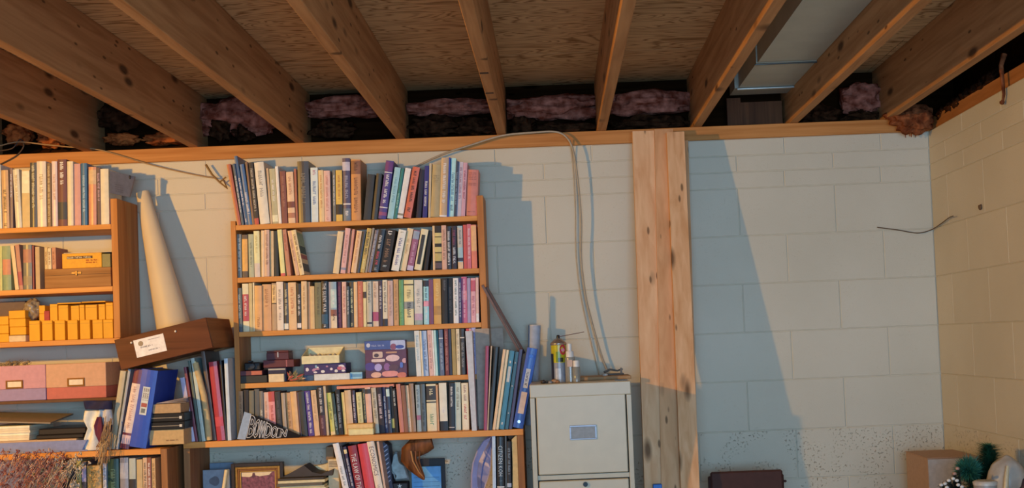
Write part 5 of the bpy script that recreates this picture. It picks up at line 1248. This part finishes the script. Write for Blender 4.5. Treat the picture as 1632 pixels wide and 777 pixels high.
wedge('magazine', 'cream open magazine resting behind the dark one on the pile', [(484, 740), (499, 743), (515, 740), (530, 735), (533, 745), (513, 753), (498, 750)], -.075, .05, 'd8b880', 'magazine')
o = pbox('small_box', 'brown cardboard box at the top left of the leaning books', 'box', 519, 531, -.10, .07, P(525, 733, -.10).z, h(711, 733), '8a6238')
o = pbox('carton', 'tan striped carton behind the leaning white book', 'box', 523, 540, -.17, .06, zb+.0005, P(531, 731, -.17).z-zb, 'c8a878'); 
for k in range(4): face(*o, -.17, .1, .9, .93-k*.035, .945-k*.035, plain(alb('5a4030', KM)), 'stripe')
row('''
552 562 707 -22 d8d0c0 h s:.3:.62:8a8074
562.6 565 711 -20 2a2230 x s:.3:.6:8a7aa8
565.4 570.4 712 -19 3a2c48 h b:.88:.95:d8b880 s:.3:.8:c8c0d0
571 585 711 -17 8c1c2c h T:.08:.86:f0dcd4:THE_LAW_OF_THE_SEA
585.6 601.5 708 -16 c82434 h x
602 614 704 -19 dcbca0 h T:.46:.92:8a4a40:ECONOMICS s:.1:.3:b89888
'''.replace('T:.46:.92:8a4a40', 'T:.44:.92:6a4a44'), zb, YL2+.006, .2, 'leaning row on lower shelf', 'hardbacks leaning on the lower shelf of the middle bookcase', KM, 10)
single('615 618.5 703 -15 c89878 x', zb, -.255, .17, 'thin tan folder curling over the leaning cream economics book', KM, 'folder', 'folder')
q = MB(); pts = [(606, 706), (612, 704), (619, 710), (622, 740), (625, 770), (631, 800), (622, 800), (615, 765), (609, 735)]
t = thing('sleeve', 'dark sleeve with white diagonal stripes standing beside the grey duck', 'sleeve', (P(614, 777, -.16).x, -.16, zb))
YS = -.16
a = [P(u, v, YS) for u, v in pts]
for p in a: p.z = max(p.z, zb+.0005) if p.z > zb-.02 else zb+.0005
nn = len(a); q.add(a+[p+Vector((0, .10, 0)) for p in a], [tuple(range(nn)), tuple(range(2*nn-1, nn-1, -1))]+[(i, i+nn, (i+1) % nn+nn, (i+1) % nn) for i in range(nn)]); q.build('body', plain(alb('302c40', KM), .5), t)
q = MB()
for k in range(9):
    v_ = 712+k*7; l = P(608+k*.9, v_+4, YS-.001); r_ = P(617+k*.7, v_-3, YS-.001); q.quad(l, r_, r_+Vector((0, 0, .005)), l+Vector((0, 0, .005)))
q.build('stripes', plain(alb('a098a8', KM)), t)
# grey bird figure
t = thing('bird_figure', 'grey carved bird figure with upright tail on the lower shelf', 'figurine', (P(636, 768, -.12).x, -.12, zb))
q = MB(); Yb = -.12; pts = [(629, 719.5), (633, 720), (635, 732), (637, 737), (645, 742), (648, 752), (651.5, 764), (630, 766), (632, 760), (624, 750), (622.5, 742), (625, 733), (626, 724)]
a = [P(u, v, Yb) for u, v in pts]; nn = len(a); ce = sum(a, Vector())/nn
L0 = [p+Vector((0, .012, 0)) for p in a]; F0 = [ce+(p-ce)*.86+Vector((0, -.004, 0)) for p in a]; B0 = [p+Vector((0, .035, 0)) for p in a]
q.add(F0+L0+B0, [tuple(range(nn)), tuple(range(3*nn-1, 2*nn-1, -1))]+[(i+nn*j, i+nn*(j+1), (i+1) % nn+nn*(j+1), (i+1) % nn+nn*j) for j in (0, 1) for i in range(nn)]); q.build('body', plain(alb('9aa09a', KM), .7, .2, 60), t)
q = MB(); q.tube([P(618, 749, Yb-.006), P(624, 750, Yb-.008), P(628, 755, Yb-.008), P(629.5, 762, Yb-.004)], .004, 8, .0025); q.build('wing', plain(alb('8a9290', KM), .7), t)
q = MB(); a_ = P(637, 777, Yb); q.box(a_.x-.045, Yb-.015, zb+.0005, a_.x+.035, Yb+.05, P(640, 768, Yb).z, bev=.003); q.build('base', plain('2a1c18', .5), t)
q = MB(); ce = P(637, 774, Yb-.02); q.add([ce+Vector((math.cos(i*math.pi/5+math.pi/2), -.1*(i % 2), math.sin(i*math.pi/5+math.pi/2)))*(.011 if i % 2 == 0 else .004) for i in range(10)], [tuple(range(10))]); q.build('star', plain('d8dcd8'), t)
# brown carved wooden hand-like piece hanging from the shelf board
t = thing('wood_carving', 'brown carved wooden piece pointing down over the blue card', 'carving', (P(665, 730, -.2).x, -.2, P(665, 766, -.2).z))
q = MB(); path_ = [((688, 702), .026), ((676, 706), .034), ((662, 712), .036), ((653, 720), .033), ((652, 730), .030), ((659, 740), .025), ((667, 750), .018), ((674, 760), .009), ((676, 764), .003)]
pts = [P(u, v, -.20) for (u, v), _ in path_]; vs = []; n = 14
for i, p in enumerate(pts):
    p.z = min(p.z, Z5-.030); path_[i] = (path_[i][0], path_[i][1]*1.15); d = (pts[min(i+1, 8)]-pts[max(i-1, 0)]).normalized(); s1 = d.cross(Vector((0, 1, 0))).normalized(); r_ = path_[i][1]
    for k in range(n):
        th = 2*math.pi*k/n; rr_ = r_*(1+.10*math.cos(3*th+i*.5)); v = p+s1*rr_*math.cos(th)*.95+Vector((0, 1, 0))*rr_*.8*math.sin(th); v.z = min(v.z, Z5-.0255); vs.append(v)
q.add(vs, [(i*n+k, i*n+(k+1) % n, (i+1)*n+(k+1) % n, (i+1)*n+k) for i in range(8) for k in range(n)], True); q.add(vs[:n], [tuple(range(n))]); q.add(vs[-n:], [tuple(range(n-1, -1, -1))])
CW = wood('carved_wood', '8e5a34', '4a2c18', 2, 12, knots=False, rough=.55); q.build('body', CW, t)
for k in range(3):
    q = MB(); q.tube([P(655+k*7, 718+k*0, -.236), P(658+k*5, 734, -.232), P(668+k*3, 752, -.217), P(676, 761, -.205)], .0035, 6, .002); q.build('ridge', plain(alb(('b87838', '8a4c24', '6a3818')[k], KM), .35), t)
t = thing('card', 'light blue printed card in a dark mount standing under the carving', 'card', (P(680, 777, -.1).x, -.1, zb)); a_, b_ = P(656, 760, -.1).x, P(703, 760, -.1).x; zt = P(680, 731, -.1).z
q = MB(); q.box(a_, -.1, zb+.0005, b_, -.085, zt-.03, bev=.001); q.build('card_face', plain(alb('4a90c0', KM), .5, .15, 30), t)
q = MB(); q.box(a_+.03, -.0845, zb+.0005, b_+.016, -.075, zt, bev=.001); q.build('mount', plain('25262c'), t)
q = MB()
for k in range(5): q.box(a_+.008, -.1012, zt-.075-k*.018, b_-.008, -.1002, zt-.0735-k*.018)
q.build('print_line', plain(alb('2a5a88', KM)), t)
# curled lilac folder
t = thing('folder', 'curled translucent lilac plastic folder bulging open on the lower shelf', 'folder', (P(770, 777, -.2).x, -.2, zb)); LF = plain(alb('9a92b8', KM), .35, .15, 20)
prof = [(783, 692), (772, 702), (762, 717), (755, 737), (752.5, 757), (752.5, 780), (756, 800)]; inn = [(783.5, 694), (779, 704), (771, 718), (763, 735), (760, 757), (762, 780), (766, 800)]; out = [(784, 697), (783.5, 712), (782, 730), (781, 745), (778, 757), (773, 770), (768, 800)]
for nm, A_, B_, y0, y1, m in (('front_cover', prof, inn, -.262, -.24, LF), ('inner_sheet', inn, out, -.215, -.238, plain(alb('5a6494', KM), .35, .25, 20)), ('back_cover', [(u-2, v) for u, v in prof], [(u+2, v) for u, v in out], -.10, -.12, LF)):
    q = MB(); vs = []
    for (u0, v0), (u1, v1) in zip(A_, B_):
        p, p2 = P(u0, v0, y0), P(u1, v1, y1); p.z = max(min(p.z, Z5-.026), zb+.001); p2.z = max(min(p2.z, Z5-.026), zb+.001); vs += [p, p2, p2+Vector((0, .002, 0)), p+Vector((0, .002, 0))]
    fs = [(4*i+k, 4*i+(k+1) % 4, 4*i+4+(k+1) % 4, 4*i+4+k) for i in range(6) for k in range(4)]+[(0, 3, 2, 1), (24, 25, 26, 27)]; q.add(vs, fs); q.build(nm, m, t)
row('''
785.5 791 693 -1.5 a8b4d0 x
792.5 804.5 694 -1 1e2226 h T:.36:.86:b0b4b8:CITIZEN_KOH b:.18:.2:d8dce0 s:.26:.3:50585c
805.5 808 690 -1 4a4e50 x
808.5 815.5 703 -1 24262c h s:.4:.88:7a8088 b:.2:.27:9aa2b0
'''.replace('792.5 804.5 694', '792.5 804.5 696'), zb, YL2+.006, .2, 'beside the lilac folder', 'books beside the lilac folder on the lower shelf', KM, 11)
q = MB(); pts = [(817, 800), (817, 740), (815.5, 700), (822, 692), (828, 692), (832, 700), (830, 800)]
a = [P(u, v, -.255) for u, v in pts]
for p in a: p.z = max(min(p.z, Z5-.026), zb+.001); p.x = min(p.x, xb2-.027)
nn = len(a); q.add(a+[p+Vector((0, .18, 0)) for p in a], [tuple(range(nn)), tuple(range(2*nn-1, nn-1, -1))]+[(i, i+nn, (i+1) % nn+nn, (i+1) % nn) for i in range(nn)])
tag(q.build('folder', plain(alb('c8a060', KM), .8)), 'bulging manila folder against the lower bookcase right panel', 'folder')

# ================================================================ filing cabinet
YK = -.53; BG = plain('bdb69c', .38, .03, 20); BG2 = plain('b6af95', .38, .03, 20)
ca, cb_ = P(845.5, 660, YK).x, P(1006.5, 640, YK).x; ct = P(925, 609.5, YK).z; dk = .42
t = thing('filing_cabinet', 'beige four drawer metal filing cabinet beside the leaning lumber', 'cabinet', ((ca+cb_)/2, YK+dk/2, 0))
q = MB(); 
q.box(ca, YK+.004, 0, ca+.018, YK+dk, ct-.0505, bev=.001); q.box(cb_-.018, YK+.004, 0, cb_, YK+dk, ct-.0505, bev=.001); q.box(ca+.0185, YK+dk-.01, 0, cb_-.0185, YK+dk, ct-.0505)
q.build('body', BG2, t)
q = MB(); q.box(ca, YK, ct-.050, cb_, YK+dk, ct, bev=.003); q.build('top_panel', BG, t)
q = MB(); q.box(ca+.019, YK+.03, 0, cb_-.019, YK+dk-.011, ct-.052); q.build('inner_shell', plain('201e1a'), t)
zt_ = P(925, 626.5, YK).z-.004; zb_ = P(928, 755, YK).z; dh = zt_-zb_
zz_ = zt_
for k in range(4):
    z0 = max(zz_-dh, .02)
    q = MB(); q.box(ca+.0225, YK+.0005, z0+.002, cb_-.0225, YK+.028, zz_-.003, bev=.003); d = q.build('drawer', BG, t)
    q = MB(); q.box(ca+.0185, YK+.012, z0-.018, cb_-.0185, YK+.029, z0-.001); q.build('rail', BG2, t)
    c = (ca+cb_)/2+.004; hz = z0+dh*.525
    q = MB(); w_, h_ = .050, .027
    q.box(c-w_, YK-.004, hz+h_-.007, c+w_, YK+.0003, hz+h_, bev=.001); q.box(c-w_, YK-.004, hz-h_, c+w_, YK+.0003, hz-h_+.005, bev=.001)
    q.box(c-w_, YK-.003, hz-h_+.0052, c-w_+.005, YK+.0003, hz+h_-.0072); q.box(c+w_-.005, YK-.003, hz-h_+.0052, c+w_, YK+.0003, hz+h_-.0072); q.build('handle_frame', plain('9a9ea8', .45, .05, metal=.5), d)
    q = MB(); q.add([(c-w_+.0052, YK-.0005, hz-h_+.0055), (c+w_-.0052, YK-.0005, hz-h_+.0055), (c+w_-.0052, YK-.003, hz+h_-.0075), (c-w_+.0052, YK-.003, hz+h_-.0075)], [(0, 1, 2, 3)]); q.build('handle_plate', plain('8c8884', .5, metal=.4), d)
    if k == 1:
        pass
    zz_ = z0-.019
lk = P(933, 771, YK)
q = MB(); q.lathe([(.009, -.004), (.009, .006)], Vector((lk.x, YK-.001, lk.z)), 16, Matrix.Rotation(math.pi/2, 3, 'X')); q.build('lock', plain('18181a', .3, metal=.5), t)
# on the cabinet
def cyl(q, u, Y, prof, n=24): q.lathe([(r_, ct+.0005+z_) for r_, z_ in prof], Vector((P(u, 600, Y).x, Y, 0)), n)
Yc = -.36
hc = P(891, 535, Yc).z-ct; R_ = 12.3/S(Yc)
t = thing('spray_can', 'yellow and green aerosol can with thin straw on the filing cabinet', 'spray can', (P(892, 600, Yc).x, Yc, ct))
def band(name, z0, z1, m, r_=R_): q = MB(); cyl(q, 892, Yc, [(r_, z0), (r_, z1)]); return q.build(name, m, t)
band('lower_label', .0, hc*.42, plain('8e96a2', .3)); band('upper_label', hc*.4205, hc*.80, plain('b8b020', .3, .2, 25), R_)
q = MB(); cyl(q, 892, Yc, [(R_, hc*.8005), (R_*1.06, hc*.81), (R_*1.06, hc*.84), (R_*.85, hc*.88), (R_*.55, hc*.93), (R_*.35, hc*.945)]); q.build('dome', plain('b8b0a8', .25, metal=.8), t)
q = MB(); cyl(q, 892, Yc, [(R_*.22, hc*.946), (R_*.22, hc*1.0), (R_*.15, hc*1.02)], 12); q.build('nozzle', plain('18181a', .4), t)
cx = P(892, 600, Yc).x
q = MB(); q.tube([Vector((cx+.003, Yc-.004, ct+hc*.985)), P(931, 528.5, Yc-.01)], .0013, 6); q.build('straw', plain('5a2a24', .4), t)
def curved(name, a0, a1, z0, z1, m, r_=R_+.0006):
    q = MB(); n = 10; vs = [(cx+r_*math.sin(a0+(a1-a0)*i/n), Yc-r_*math.cos(a0+(a1-a0)*i/n), ct+z) for z in (z0, z1) for i in range(n+1)]
    q.add(vs, [(i, i+1, i+n+2, i+n+1) for i in range(n)], True); q.build(name, m, t)
curved('dark_stripe', -1.5, -.75, 0, hc*.62, plain('1c2438', .3)); curved('green_patch', -.4, .3, hc*.44, hc*.66, plain('7a9428', .3)); curved('dark_panel', -.1, .55, hc*.44, hc*.53, plain('28301c', .3), R_+.0010)
curved('white_text_panel', -.5, .2, .012, hc*.3, plain('c0c4c8', .3)); 
q = MB(); 
for i in range(14):
    pass
n = 16; ang = .55; q.add([(cx+(R_+.0014)*math.sin(ang+.45*math.cos(2*math.pi*i/n)), Yc-(R_+.0014)*math.cos(ang+.45*math.cos(2*math.pi*i/n)), ct+hc*.70+.020*math.sin(2*math.pi*i/n)) for i in range(n)], [tuple(range(n))]); q.build('logo_disc', plain('b8303c', .3), t)
q = MB(); q.add([(cx+(R_+.0018)*math.sin(ang+.25*math.cos(2*math.pi*i/n)), Yc-(R_+.0018)*math.cos(ang+.25*math.cos(2*math.pi*i/n)), ct+hc*.695+.007*math.sin(2*math.pi*i/n)) for i in range(n)], [tuple(range(n))]); q.build('logo_band', plain('d890a0', .3), t)
CLR = plain('b4b6ae', .12, .04, trans=.45); WH = plain('dcdcd8', .4)
t = thing('pump_bottle', 'taller clear pump bottle with white cap between can and small bottle', 'bottle', (P(909.5, 600, -.40).x, -.40, ct), 'plastic bottles on the cabinet'); s_ = S(-.40)
def cy2(u, Y, prof): q = MB(); cyl(q, u, Y, prof, 20); return q
hb = lambda v: P(905, v, -.40).z-ct
cy2(909.5, -.40, [(8.2/s_, 0), (8.2/s_, hb(572)), (7.6/s_, hb(569))]).build('body', CLR, t)
cy2(909.5, -.40, [(6.4/s_, hb(568.8)), (6.4/s_, hb(560)), (5/s_, hb(559))]).build('collar', WH, t)
cy2(909.5, -.40, [(3.4/s_, hb(558.8)), (3.4/s_, hb(547.5))]).build('pump_head', WH, t)
q = MB(); a_ = P(909.5, 600, -.40).x; q.box(a_-.012, -.4215, ct+hb(584), a_+.009, -.4195, ct+hb(573), bev=.0005); q.build('label', plain('c8a890', .5), t)
t = thing('small_bottle', 'small clear bottle with white cap right of the taller pump bottle', 'bottle', (P(919, 600, -.43).x, -.43, ct), 'plastic bottles on the cabinet'); hb = lambda v: P(919, v, -.43).z-ct; s_ = S(-.43)
cy2(919, -.43, [(6/s_, 0), (6/s_, hb(585.5)), (5/s_, hb(584.5))]).build('body', CLR, t)
cy2(919, -.43, [(5.2/s_, hb(584.3)), (5.2/s_, hb(575)), (4.6/s_, hb(574))]).build('cap', WH, t)
# pad and papers at the cabinet's back
q = MB(); a_, b_ = P(922, 600, -.2).x, P(1003, 600, -.2).x; q.box(a_, -.32, ct+.0005, b_, -.13, ct+.014, bev=.002); tag(q.build('paper_pad', plain('ab8a62', .7)), 'tan paper pad lying on the back of the filing cabinet', 'paper')
q = MB(); zq = ct+.0145; a_ = P(965, 600, -.2).x
q.box(a_, -.20, zq, a_+.075, -.15, zq+.006, bev=.001); q.tube([(a_-.004, -.19, zq+.012), (a_+.02, -.18, zq+.022), (a_+.05, -.17, zq+.016), (a_+.072, -.17, zq+.022)], .005, 7, .003); q.box(a_+.060, -.205, zq+.0065, a_+.068, -.19, zq+.028)
tag(q.build('metal_clamp', plain('6e6860', .6, metal=.2)), 'small grey metal clamp on the tan pad', 'clamp')
q = MB(); c = P(966, 590, -.2); q.lathe([(.010, 0), (.011, .005), (.006, .007)], Vector((c.x-.006, -.235, zq)), 14); tag(q.build('cable_plug', plain('d8d4cc', .4)), 'white plug at the end of the wall cable on the tan pad', 'plug')
for i, (u, Y, r_, c, l) in enumerate(((866, -.46, .008, '3a302c', 'dark screw cap'), (871, -.44, .006, '5a544c', 'grey bolt'), (877, -.47, .006, '8a8a8c', 'small metal nut'), (884, -.46, .009, 'b08a68', 'tan wooden knob'), (889, -.47, .006, 'a87850', 'small brown bead'))):
    q = MB(); q.lump((P(u, 608, Y).x, Y, ct+r_*.8), (r_*1.3, r_, r_), .35, i+4, 2, flat=ct+.0004); tag(q.build('oddment', plain(c, .5)), l+' on the front left of the filing cabinet top', 'oddment')
for i, (x0, x1, Y) in enumerate(((985, 1000, -.46), (980, 996, -.43))):
    q = MB(); q.box(P(x0, 606, Y).x, Y, ct+.0004+i*0, P(x1, 606, Y).x, Y+.012, ct+.003); tag(q.build('clip', plain('3a3430', .3, metal=.5)), 'black metal clip at the front right of the cabinet top, %s one' % ('nearer' if i == 0 else 'farther'), 'clip')
q = MB(); q.tube([P(1000, 604, -.30), P(1010, 607, -.24), P(1020, 606, -.235), P(1026, 601, -.235)], .0035, 6, .002); 
q.v = [v if v.z > ct+.001 else Vector((v.x, v.y, ct+.001)) for v in q.v]; tag(q.build('twig', plain('9a7040', .8)), 'thin tan twig sticking out from the cabinet top towards the boards', 'twig')
# blue tape on the left board
zq = P(1047, 772, -.32).z
yb_ = -.085-.168*(P(1008, 209, -.085).z-zq)
q = MB(); q.box(P(1040, 772, yb_).x, yb_-.03, zq-.05, P(1054, 772, yb_).x, yb_-.004, zq+.006, bev=.002); tag(q.build('tape_roll', plain('2a72c8', .5)), 'bright blue tape edge on the left leaning board', 'tape')

# ================================================================ chair and the corner table
YH = -.30; ch = thing('chair', 'dark brown wooden chair whose backrest rises in front of the block wall', 'chair', (P(1188, 777, YH).x, YH, 0)); CB = plain('42251f', .75, .12, 30)
a_, b_ = P(1133, 765, YH).x, P(1248, 765, YH).x; zt = P(1190, 750, YH).z
q = MB(); q.box(a_, YH, zt-.22, b_, YH+.022, zt, bev=.006); q.build('backrest', CB, ch)
for x in (a_-.006, b_-.022):
    q = MB(); q.box(x, YH+.0225, 0, x+.03, YH+.05, zt-.02, bev=.004); q.build('leg', CB, ch)
    q = MB(); q.box(x, YH-.40, 0, x+.03, YH-.37, .43, bev=.004); q.build('leg', CB, ch)
q = MB(); q.box(a_-.02, YH-.42, .431, b_+.02, YH-.002, .465, bev=.008); q.build('seat', CB, ch)
for z_ in (.0, .0):
    pass
for (u, v) in ((1251, 766), (1133, 775)):
    q = MB(); p = P(u, v, YH+.03); q.lump(p, (.007, .007, .005), .1, 1, 2); q.build('knob', CB, ch)
YT = -.50
zt_ = P(1520, 729, YT+.1).z
Yx = -.44; bt_ = P(1478, 729.5, Yx); bh = .33
tz = bt_.z-.26
tb = thing('table', 'plain wooden table in the right corner carrying box and greenery', 'table', (1.25, -.7, 0))
TW = wood('table_wood', '9a7048', '7d5836', 0, knots=False)
tx0 = bt_.x-.10
q = MB(); q.box(tx0, -1.35, tz-.03, XR-.012, -.03, tz, bev=.003); q.build('tabletop', TW, tb)
for x in (tx0+.03, XR-.08):
    for y in (-1.30, -.10):
        q = MB(); q.box(x, y, 0, x+.045, y+.045, tz-.0305); q.build('leg', TW, tb)
t = thing('cardboard_box', 'white fronted cardboard box with tan top in the right corner', 'box', (bt_.x+.18, Yx+.15, tz))
q = MB(); x1 = XR-.02; q.box(bt_.x, Yx+.0015, tz+.0005, x1, -.16, bt_.z-.0025, bev=.001); q.build('carton', plain('ae9078', .75, .06), t)
q = MB(); q.box(bt_.x+.002, Yx-.0006, tz+.003, x1-.002, Yx+.001, bt_.z-.006); q.build('white_front', plain('b4b0ac', .6), t)
q = MB(); q.box(bt_.x-.002, Yx-.002, bt_.z-.002, x1, -.158, bt_.z+.001, bev=.0005); q.build('top_flap', plain('b08c70', .75, .06), t)
# artificial fir, berries, dome
def needles(q, p0, p1, n, ln, R, r0=0.):
    ax = (p1-p0); d = ax.normalized(); A = d.cross(Vector((0, 1, 0))).normalized(); B = d.cross(A)
    for k in range(n):
        f = R.random(); c = p0+ax*f; th = R.uniform(0, 6.283); o = A*math.cos(th)+B*math.sin(th); L_ = ln*R.uniform(.6, 1.1)*(1.15-.45*f); e_ = c+o*L_+d*L_*.25; s_ = o.cross(d)*.0034
        q.add([c-s_, c+s_, e_], [(0, 1, 2)])
FG = plain('3a7c5c', .5, .3, 40); FG2 = plain('2e6a58', .5, .3, 40)
YG = -.88
t = thing('fir_sprig', 'dark green artificial fir bough standing before the right wall', 'greenery', (P(1570, 777, YG).x, YG, tz)); R = random.Random(2)
p0, p1 = P(1566, 800, YG), P(1575, 710, YG); p0.z = tz+.001
q = MB(); q.tube([p0, p1], .004, 6); q.build('stem', plain('2a2418', .8), t); q = MB(); pm = p0+(p1-p0)*.35; needles(q, pm, p1, 3600, .075, R)
for uu, vv in ((1548, 752), (1592, 752), (1556, 735), (1588, 735), (1585, 720)): needles(q, pm+(p1-p0)*.15, P(uu, vv, YG-.01), 500, .045, R)
for v in q.v: v.z = max(v.z, tz+.002); v.x = min(v.x, XR-.004)
q.build('needles', FG, t)
t = thing('fir_sprig', 'rounder blue green fir clump left of the tall bough', 'greenery', (P(1543, 777, YG).x, YG-.03, tz))
q = MB(); p0, p1 = P(1548, 795, YG-.03), P(1543, 742, YG-.03); p0.z = tz+.001; q.tube([p0, p1], .004, 6); q.build('stem', plain('2a2418', .8), t); q = MB(); ce = P(1543, 748, YG-.03)
for k in range(1700):
    d = Vector((R.gauss(0, 1), R.gauss(0, 1), R.gauss(0, 1))).normalized(); a = ce+d*R.uniform(.01, .03); s_ = d.cross(Vector((R.random(), R.random(), .3))).normalized()*.0021; q.add([a-s_, a+s_, a+d*R.uniform(.010, .032)+Vector((0, 0, R.uniform(-.006, .012)))], [(0, 1, 2)])
needles(q, p0+(p1-p0)*.5, p1, 700, .05, R)
q.build('needles', FG2, t)
YS2 = -1.08
t = thing('berry_sprig', 'dark sprig with white berries and pink buds at the bottom right', 'greenery', (P(1520, 777, YS2).x, YS2, tz))
q = MB(); p0 = P(1530, 800, YS2); p0.z = tz+.001; tips = [(1506, 770), (1512, 765), (1519, 762), (1525, 765), (1509, 776), (1527, 772), (1500, 772), (1521, 754), (1526, 746), (1533, 775)]
for u, v in tips: q.tube([p0, P(u+4, v+8, YS2), P(u, v, YS2-.01)], .0016, 5)
q.build('stem', plain('2c2a20', .8), t)
q = MB(); pk = P(1532, 800, YS2)
for u, v in tips: needles(q, pk, P(u, v, YS2), 170, .026, R)
q.build('needles', plain('24382a', .6, .3), t)
for i, (u, v) in enumerate(tips):
    q = MB(); q.lump(P(u, v, YS2-.02), (.0068, .0068, .0056), .08, i, 2); q.build('berry', plain('d8d4cc' if i < 7 or i > 8 else 'b08878', .4), t)
def upright(u, v, Y, r):
    z1 = P(u, v, Y).z; return (min(P(u, 777, Y).x, XR-r-.004), Y, (z1+tz)/2), (r, r, (z1-tz)/2)
t = thing('frosted_dome', 'frosted white plastic wrapped bundle at the right edge of the table', 'ornament', (P(1606, 777, -1.0).x, -1.0, tz)); FR = plain('b8b2a8', .42, .12, 25, trans=.15, bump=.5)
c, r_ = upright(1606, 731, -1.0, .066)
q = MB(); q.lump((c[0], -1.0, c[2]+.06), (r_[0], r_[1], r_[2]-.05), .06, 3, 4, 2.4)
for v in q.v: v.x = min(v.x, XR-.003); v.z = max(v.z, tz+.0006)
q.build('wrap', FR, t); q = MB(); q.tube([P(1603, 790, -1.075), P(1604, 760, -1.07), P(1606, 742, -1.06)], .010, 8, .005); q.build('gathered_top', plain('c8bc9c', .25, bump=.5), t)
YR = -1.16
t = thing('tin', 'white tin with a round lid at the bottom right edge of the frame', 'tin', (P(1570, 777, YR).x, YR, tz)); c = P(1570, 768, YR)
q = MB(); q.lathe([(.036, tz+.0006), (.036, c.z-.008)], Vector((c.x, YR, 0)), 28); q.build('body', plain('8f8a84', .4), t)
q = MB(); q.lathe([(.037, c.z-.0078), (.0385, c.z+.002), (.030, c.z+.006)], Vector((c.x, YR, 0)), 28); q.build('lid', plain('b8b2a8', .35), t)
c, r_ = upright(1628, 762, -1.22, .026); q = MB(); q.lump((c[0]+.012, c[1], c[2]), r_, .15, 4, 3)
for v in q.v: v.x = min(v.x, XR-.004); v.z = max(v.z, tz+.0006)
tag(q.build('bundle', plain('241c30', .5)), 'dark purple bundle at the bottom right corner of the frame', 'bundle')
